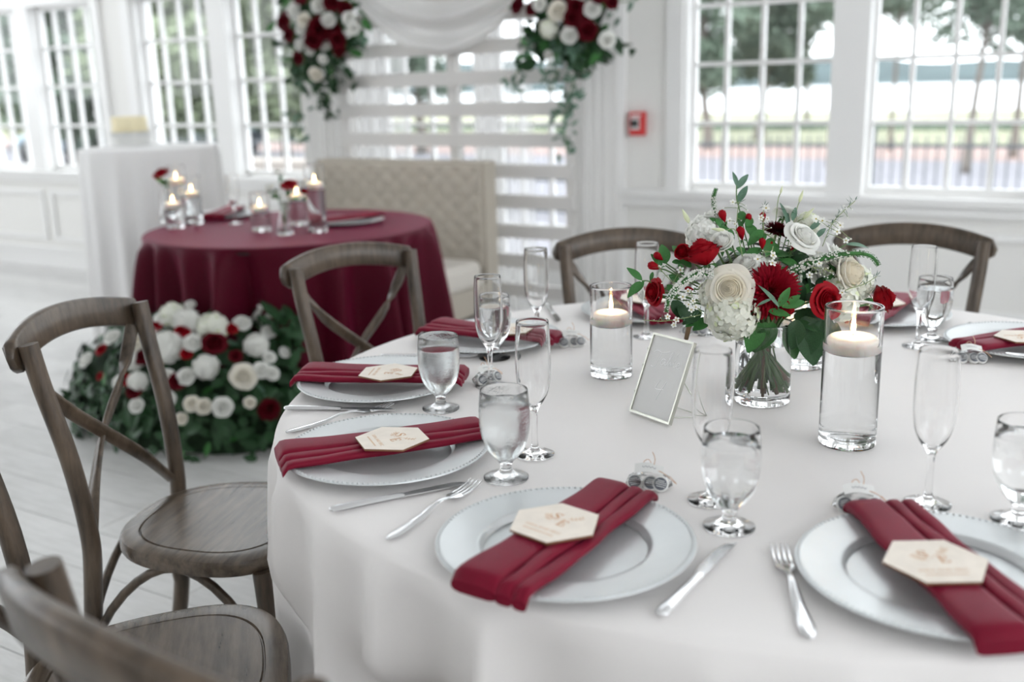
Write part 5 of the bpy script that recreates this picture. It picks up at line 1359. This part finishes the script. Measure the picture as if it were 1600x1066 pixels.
def mound(a, b):
    an = 2*PI*a; q = b
    return (-.08+.58*q*math.cos(an), .10+.30*q*math.sin(an), max(.0, .43*math.sqrt(max(0, 1-q*q))+.012*math.sin(an*7+q*9)))
v, f = grid(mound, 40, 9, True); link('moss_mound', mesh('moss_mound', v, f, mat('moss', (.012, .030, .012), .95, var=.4, vscale=40)), t)
rr = random.Random(31); lv = []
for i in range(1700):
    a = rr.random()*2*PI; q = rr.random()**.5
    x = FC.x-.03+.66*q*math.cos(a); y = 2.76+.36*q*math.sin(a); hgt = .52*math.sqrt(max(0, 1-q*q))+.04
    z = max(.012, hgt*rr.uniform(.30, .98)-.02)
    d = Vector((math.cos(a)*q, math.sin(a)*q-.4, .5+rr.uniform(-.7, .4)))
    lv.append(((x, y, z), d, rr.uniform(.045, .09), rr.choice(['roseleafd', 'roseleafd', 'big', 'big', 'roseleafd', 'grey', 'ruscus'])))
for i in range(90):
    px = rr.uniform(110, 460); py = rr.uniform(600, 672); p = P(px, py, rr.uniform(.01, .06)); lv.append((p, Vector((rr.gauss(0, 1), -1, rr.uniform(-.1, .4))), rr.uniform(.07, .12), rr.choice(['grey', 'roseleafd', 'ruscus'])))
for i in range(260):
    px = rr.uniform(385, 468); py = rr.uniform(492, 640); p = PV(px, py, 2.80+.1*rr.random()); p.z = max(p.z, .02)
    lv.append((p, Vector((rr.gauss(.3, 1), -.8, rr.uniform(-.5, .7))), rr.uniform(.05, .10), rr.choice(['roseleafd', 'grey', 'roseleafd', 'ruscus'])))
arrangement(t, FO, bl, lv[:255], None, 1, 0)
g = G()
for p, d, s, key in lv[255:]:
    mm = frame_z(Vector(p)-FO, d, rr.random()*6, s); me = LF[key]; g.add([mm @ q.co for q in me.vertices], [tuple(pl.vertices) for pl in me.polygons])
tag(link('foliage', g.me('foliage', LEAFD, True), t), kind='stuff')
for (px, py, px2, py2) in ((318, 505, 300, 462), (392, 505, 404, 478), (356, 530, 372, 500), (245, 480, 238, 447), (410, 505, 424, 480)):
    a = fa(px, py, 2.85); b = fa(px2, py2, 2.8); m_ = (a+b)/2+Vector((.03, 0, .02))
    v, f = tube(smoothprof([tuple(a-FO), tuple(m_-FO), tuple(b-FO)], 5), [.016-.011*i/10 for i in range(11)], 7); link('flower_spike', mesh('flower_spike', v, f, PGREENW if px < 250 else PWHITE), t)

def hanging(label, origin_px, blist, leafbox, trails, seed, v_=4.60):
    o = PV(origin_px[0], origin_px[1], v_); t = thing('hanging_flowers', label, 'flower arrangement', o, 0, 'flower clusters hanging on the backdrop')
    bl = []
    c = Vector((o.x, o.y+.22, o.z))
    for k, px, py, r in blist:
        p = PV(px, py, v_-.05+.03*math.sin(px*3+py)); R = r/FPX*(p-Vector((0, 0, CAMH))).length*(1.2 if 'burg' in k else .98)
        d = (p-c).normalized()+Vector((.3, -.5, 0)); bl.append((k, p, R, d))
    rr = random.Random(seed); lv = []
    x0, x1, y0, y1 = leafbox
    for i in range(290):
        px = rr.gauss((x0+x1)/2, (x1-x0)/4.2); py = rr.uniform(y0, y1); p = PV(px, py, v_+rr.uniform(-.03, .12))
        lv.append((p, Vector((rr.gauss(0, 1), -1, rr.gauss(-.2, .8))), rr.uniform(.055, .11), rr.choice(['roseleafd', 'roseleafd', 'roseleafd', 'roseleaf', 'big', 'ruscus'])))
    arrangement(t, o, bl, lv, None, seed, 0)
    for pts, n_, key in trails:
        wp = [PV(px, py, v_-.02) for px, py in pts]; sm = smoothprof([tuple(p) for p in wp], 6)
        v, f = tube([Vector(q)-o for q in sm], .003, 5); link('trailing_stem', mesh('trailing_stem', v, f, STEMM), t)
        g = G()
        for i in range(n_):
            q = Vector(sm[min(len(sm)-1, int(rr.random()*len(sm)))])+Vector((rr.gauss(0, .025), rr.gauss(0, .02), rr.gauss(0, .02)))
            mm = frame_z(q-o, Vector((rr.gauss(0, 1), -.7, rr.gauss(-.3, .6))), rr.random()*6, rr.uniform(.03, .06)); me = LF[key]
            g.add([mm @ w_.co for w_ in me.vertices], [tuple(pl.vertices) for pl in me.polygons])
        tag(link('trailing_leaves', g.me('trailing_leaves', LEAFG if key == 'ruscus' else LEAFD, True), t), kind='stuff')
hanging('cluster of burgundy and white flowers hanging at the left top of the backdrop', (500, 60),
        [('white_rose', 500, 10, 14), ('white_rose', 462, 18, 13), ('burgundy_rose', 448, 35, 13), ('cream_rose', 477, 32, 12), ('burgundy_dahlia', 500, 45, 17), ('white_rose', 514, 32, 12), ('burgundy_rose', 520, 5, 12), ('burgundy_rose', 540, 14, 9), ('white_rose', 545, 30, 11), ('white_rose', 552, 45, 10), ('burgundy_rose', 528, 62, 11), ('burgundy_rose', 492, 62, 13), ('white_rose', 472, 45, 10), ('white_rose', 508, 68, 11), ('white_rose', 470, 70, 9), ('burgundy_rose', 530, 78, 8), ('white_rose', 486, 78, 9), ('burgundy_rose', 468, 90, 9), ('cream_rose', 495, 115, 12), ('burgundy_rose', 475, -5, 13), ('burgundy_rose', 455, 55, 10), ('white_rose', 505, 92, 8), ('burgundy_dahlia', 520, 50, 14), ('white_rose', 535, -12, 14)],
        (440, 560, -20, 130), [([(478, 90), (470, 140), (468, 200), (472, 225)], 45, 'ruscus'), ([(515, 90), (520, 120), (512, 160), (520, 185)], 60, 'roseleafd'), ([(550, 40), (562, 60), (570, 70)], 20, 'ruscus'), ([(500, 100), (498, 130), (503, 160)], 40, 'roseleafd')], 3)
hanging('cluster of burgundy and white flowers hanging at the right top of the backdrop', (880, 45),
        [('burgundy_rose', 812, 10, 11), ('cream_rose', 873, 18, 17), ('white_rose', 845, 8, 12), ('white_rose', 925, 15, 14), ('burgundy_dahlia', 905, 40, 18), ('white_rose', 890, 55, 14), ('burgundy_rose', 918, 48, 13), ('burgundy_rose', 955, 5, 9), ('white_rose', 948, 62, 14), ('hydrangea', 858, 45, 15), ('burgundy_rose', 832, 15, 9), ('burgundy_rose', 900, 12, 12), ('burgundy_rose', 880, -4, 10), ('white_rose', 858, 85, 8), ('burgundy_rose', 895, 28, 12), ('white_rose', 905, -10, 14), ('burgundy_rose', 935, -8, 13)],
        (815, 950, -20, 95), [([(905, 70), (900, 110), (890, 150), (882, 190), (886, 235)], 120, 'ruscus'), ([(830, 60), (815, 90), (806, 120), (800, 140)], 45, 'ruscus'), ([(915, 60), (918, 90), (905, 120)], 50, 'roseleafd'), ([(870, 60), (872, 100), (866, 130)], 60, 'ruscus'), ([(950, 5), (970, 3), (985, 0)], 12, 'ruscus')], 4)

# ------------------------------------------------------------------ cake table
CKC = Vector((-4.70, 3.93, 0)); CKR = .375; CKZ = 1.06
rk = random.Random(41); cfa = [i*2*PI/15+rk.uniform(-.12, .12) for i in range(15)]
def cake_fold(th):
    s = 0
    for a in cfa:
        d = (th-a+PI) % (2*PI)-PI; s += math.exp(-(d/.11)**2)
    return s-.4
ct = thing('cocktail_table', 'tall cocktail table hidden under the white cloth', 'table', CKC)
v, f = lathe([(0, 1.03), (CKR-.01, 1.03), (CKR-.01, 1.052), (0, 1.052)], 32); link('table_top', mesh('table_top', v, f, BLACKW), ct)
v, f = tube([(0, 0, 0), (0, 0, 1.03)], .035, 10); link('pedestal', mesh('pedestal', v, f, BLACKW), ct)
v, f = table_cloth(CKZ, CKR, .045, cake_fold, 180)
tag(link('white_tablecloth', mesh('white_tablecloth', v, f, WHITECLOTH), None, CKC), 'white floor length cloth over the tall cake table', 'tablecloth')
cp = P(206, 228, CKZ)
cst = thing('cake_stand', 'pale round cake stand on the tall white table', 'cake stand', (cp.x, cp.y, CKZ+.001))
v, f = lathe(smoothprof([(0, 0), (.100, 0), (.106, .004), (.106, .060), (.112, .066), (.112, .076), (.108, .08), (0, .08)], 3), 32); link('stand', mesh('stand', v, f, CAKES), cst)
ck = thing('cake', 'small round cream iced cake on the cake stand', 'cake', (cp.x, cp.y, CKZ+.082))
v, f = lathe(smoothprof([(0, 0), (.092, 0), (.096, .006), (.096, .072), (.09, .082), (.06, .084), (0, .084)], 3), 32); link('cake_body', mesh('cake_body', v, f, CAKEC), ck)
v, f = lathe([(.096, 0), (.101, .003), (.102, .010), (.097, .014)], 32); link('icing_border', mesh('icing_border', v, f, CAKEC), ck)
q = P(229, 224, CKZ)
r_ = thing('rose', 'dark red rose lying on the white cloth beside the cake stand', 'flower', mw=frame_z(q+Vector((0, -.03, .03)), Vector((.3, -.5, .7)), 0, .035)); link('bloom', low_bloom('burgundy_rose'), r_)
for j in range(5): link('leaf', LF['roseleafd'], r_, mw=frame_z((0, 0, -.2), (math.cos(j*1.3), math.sin(j*1.3), .2), j, 1.6))

# ------------------------------------------------------------------ fire alarm pull on the pier
al = thing('fire_alarm', 'red fire alarm pull station on the white pier between the windows', 'fire alarm', (-2.245, WV, 1.125))
round_box('case', -.042, .042, -.045, 0, -.062, .062, .006, RED, al)
link('lever_plate', G().box(-.030, .020, -.048, -.045, -.030, .030).me('lever_plate', WHITEP), al)
link('lever', G().box(-.027, .014, -.058, -.048, -.016, .020).me('lever', DARKP), al)
link('label_strip', G().box(-.028, .028, -.047, -.045, .036, .048).me('label_strip', WHITEP), al)
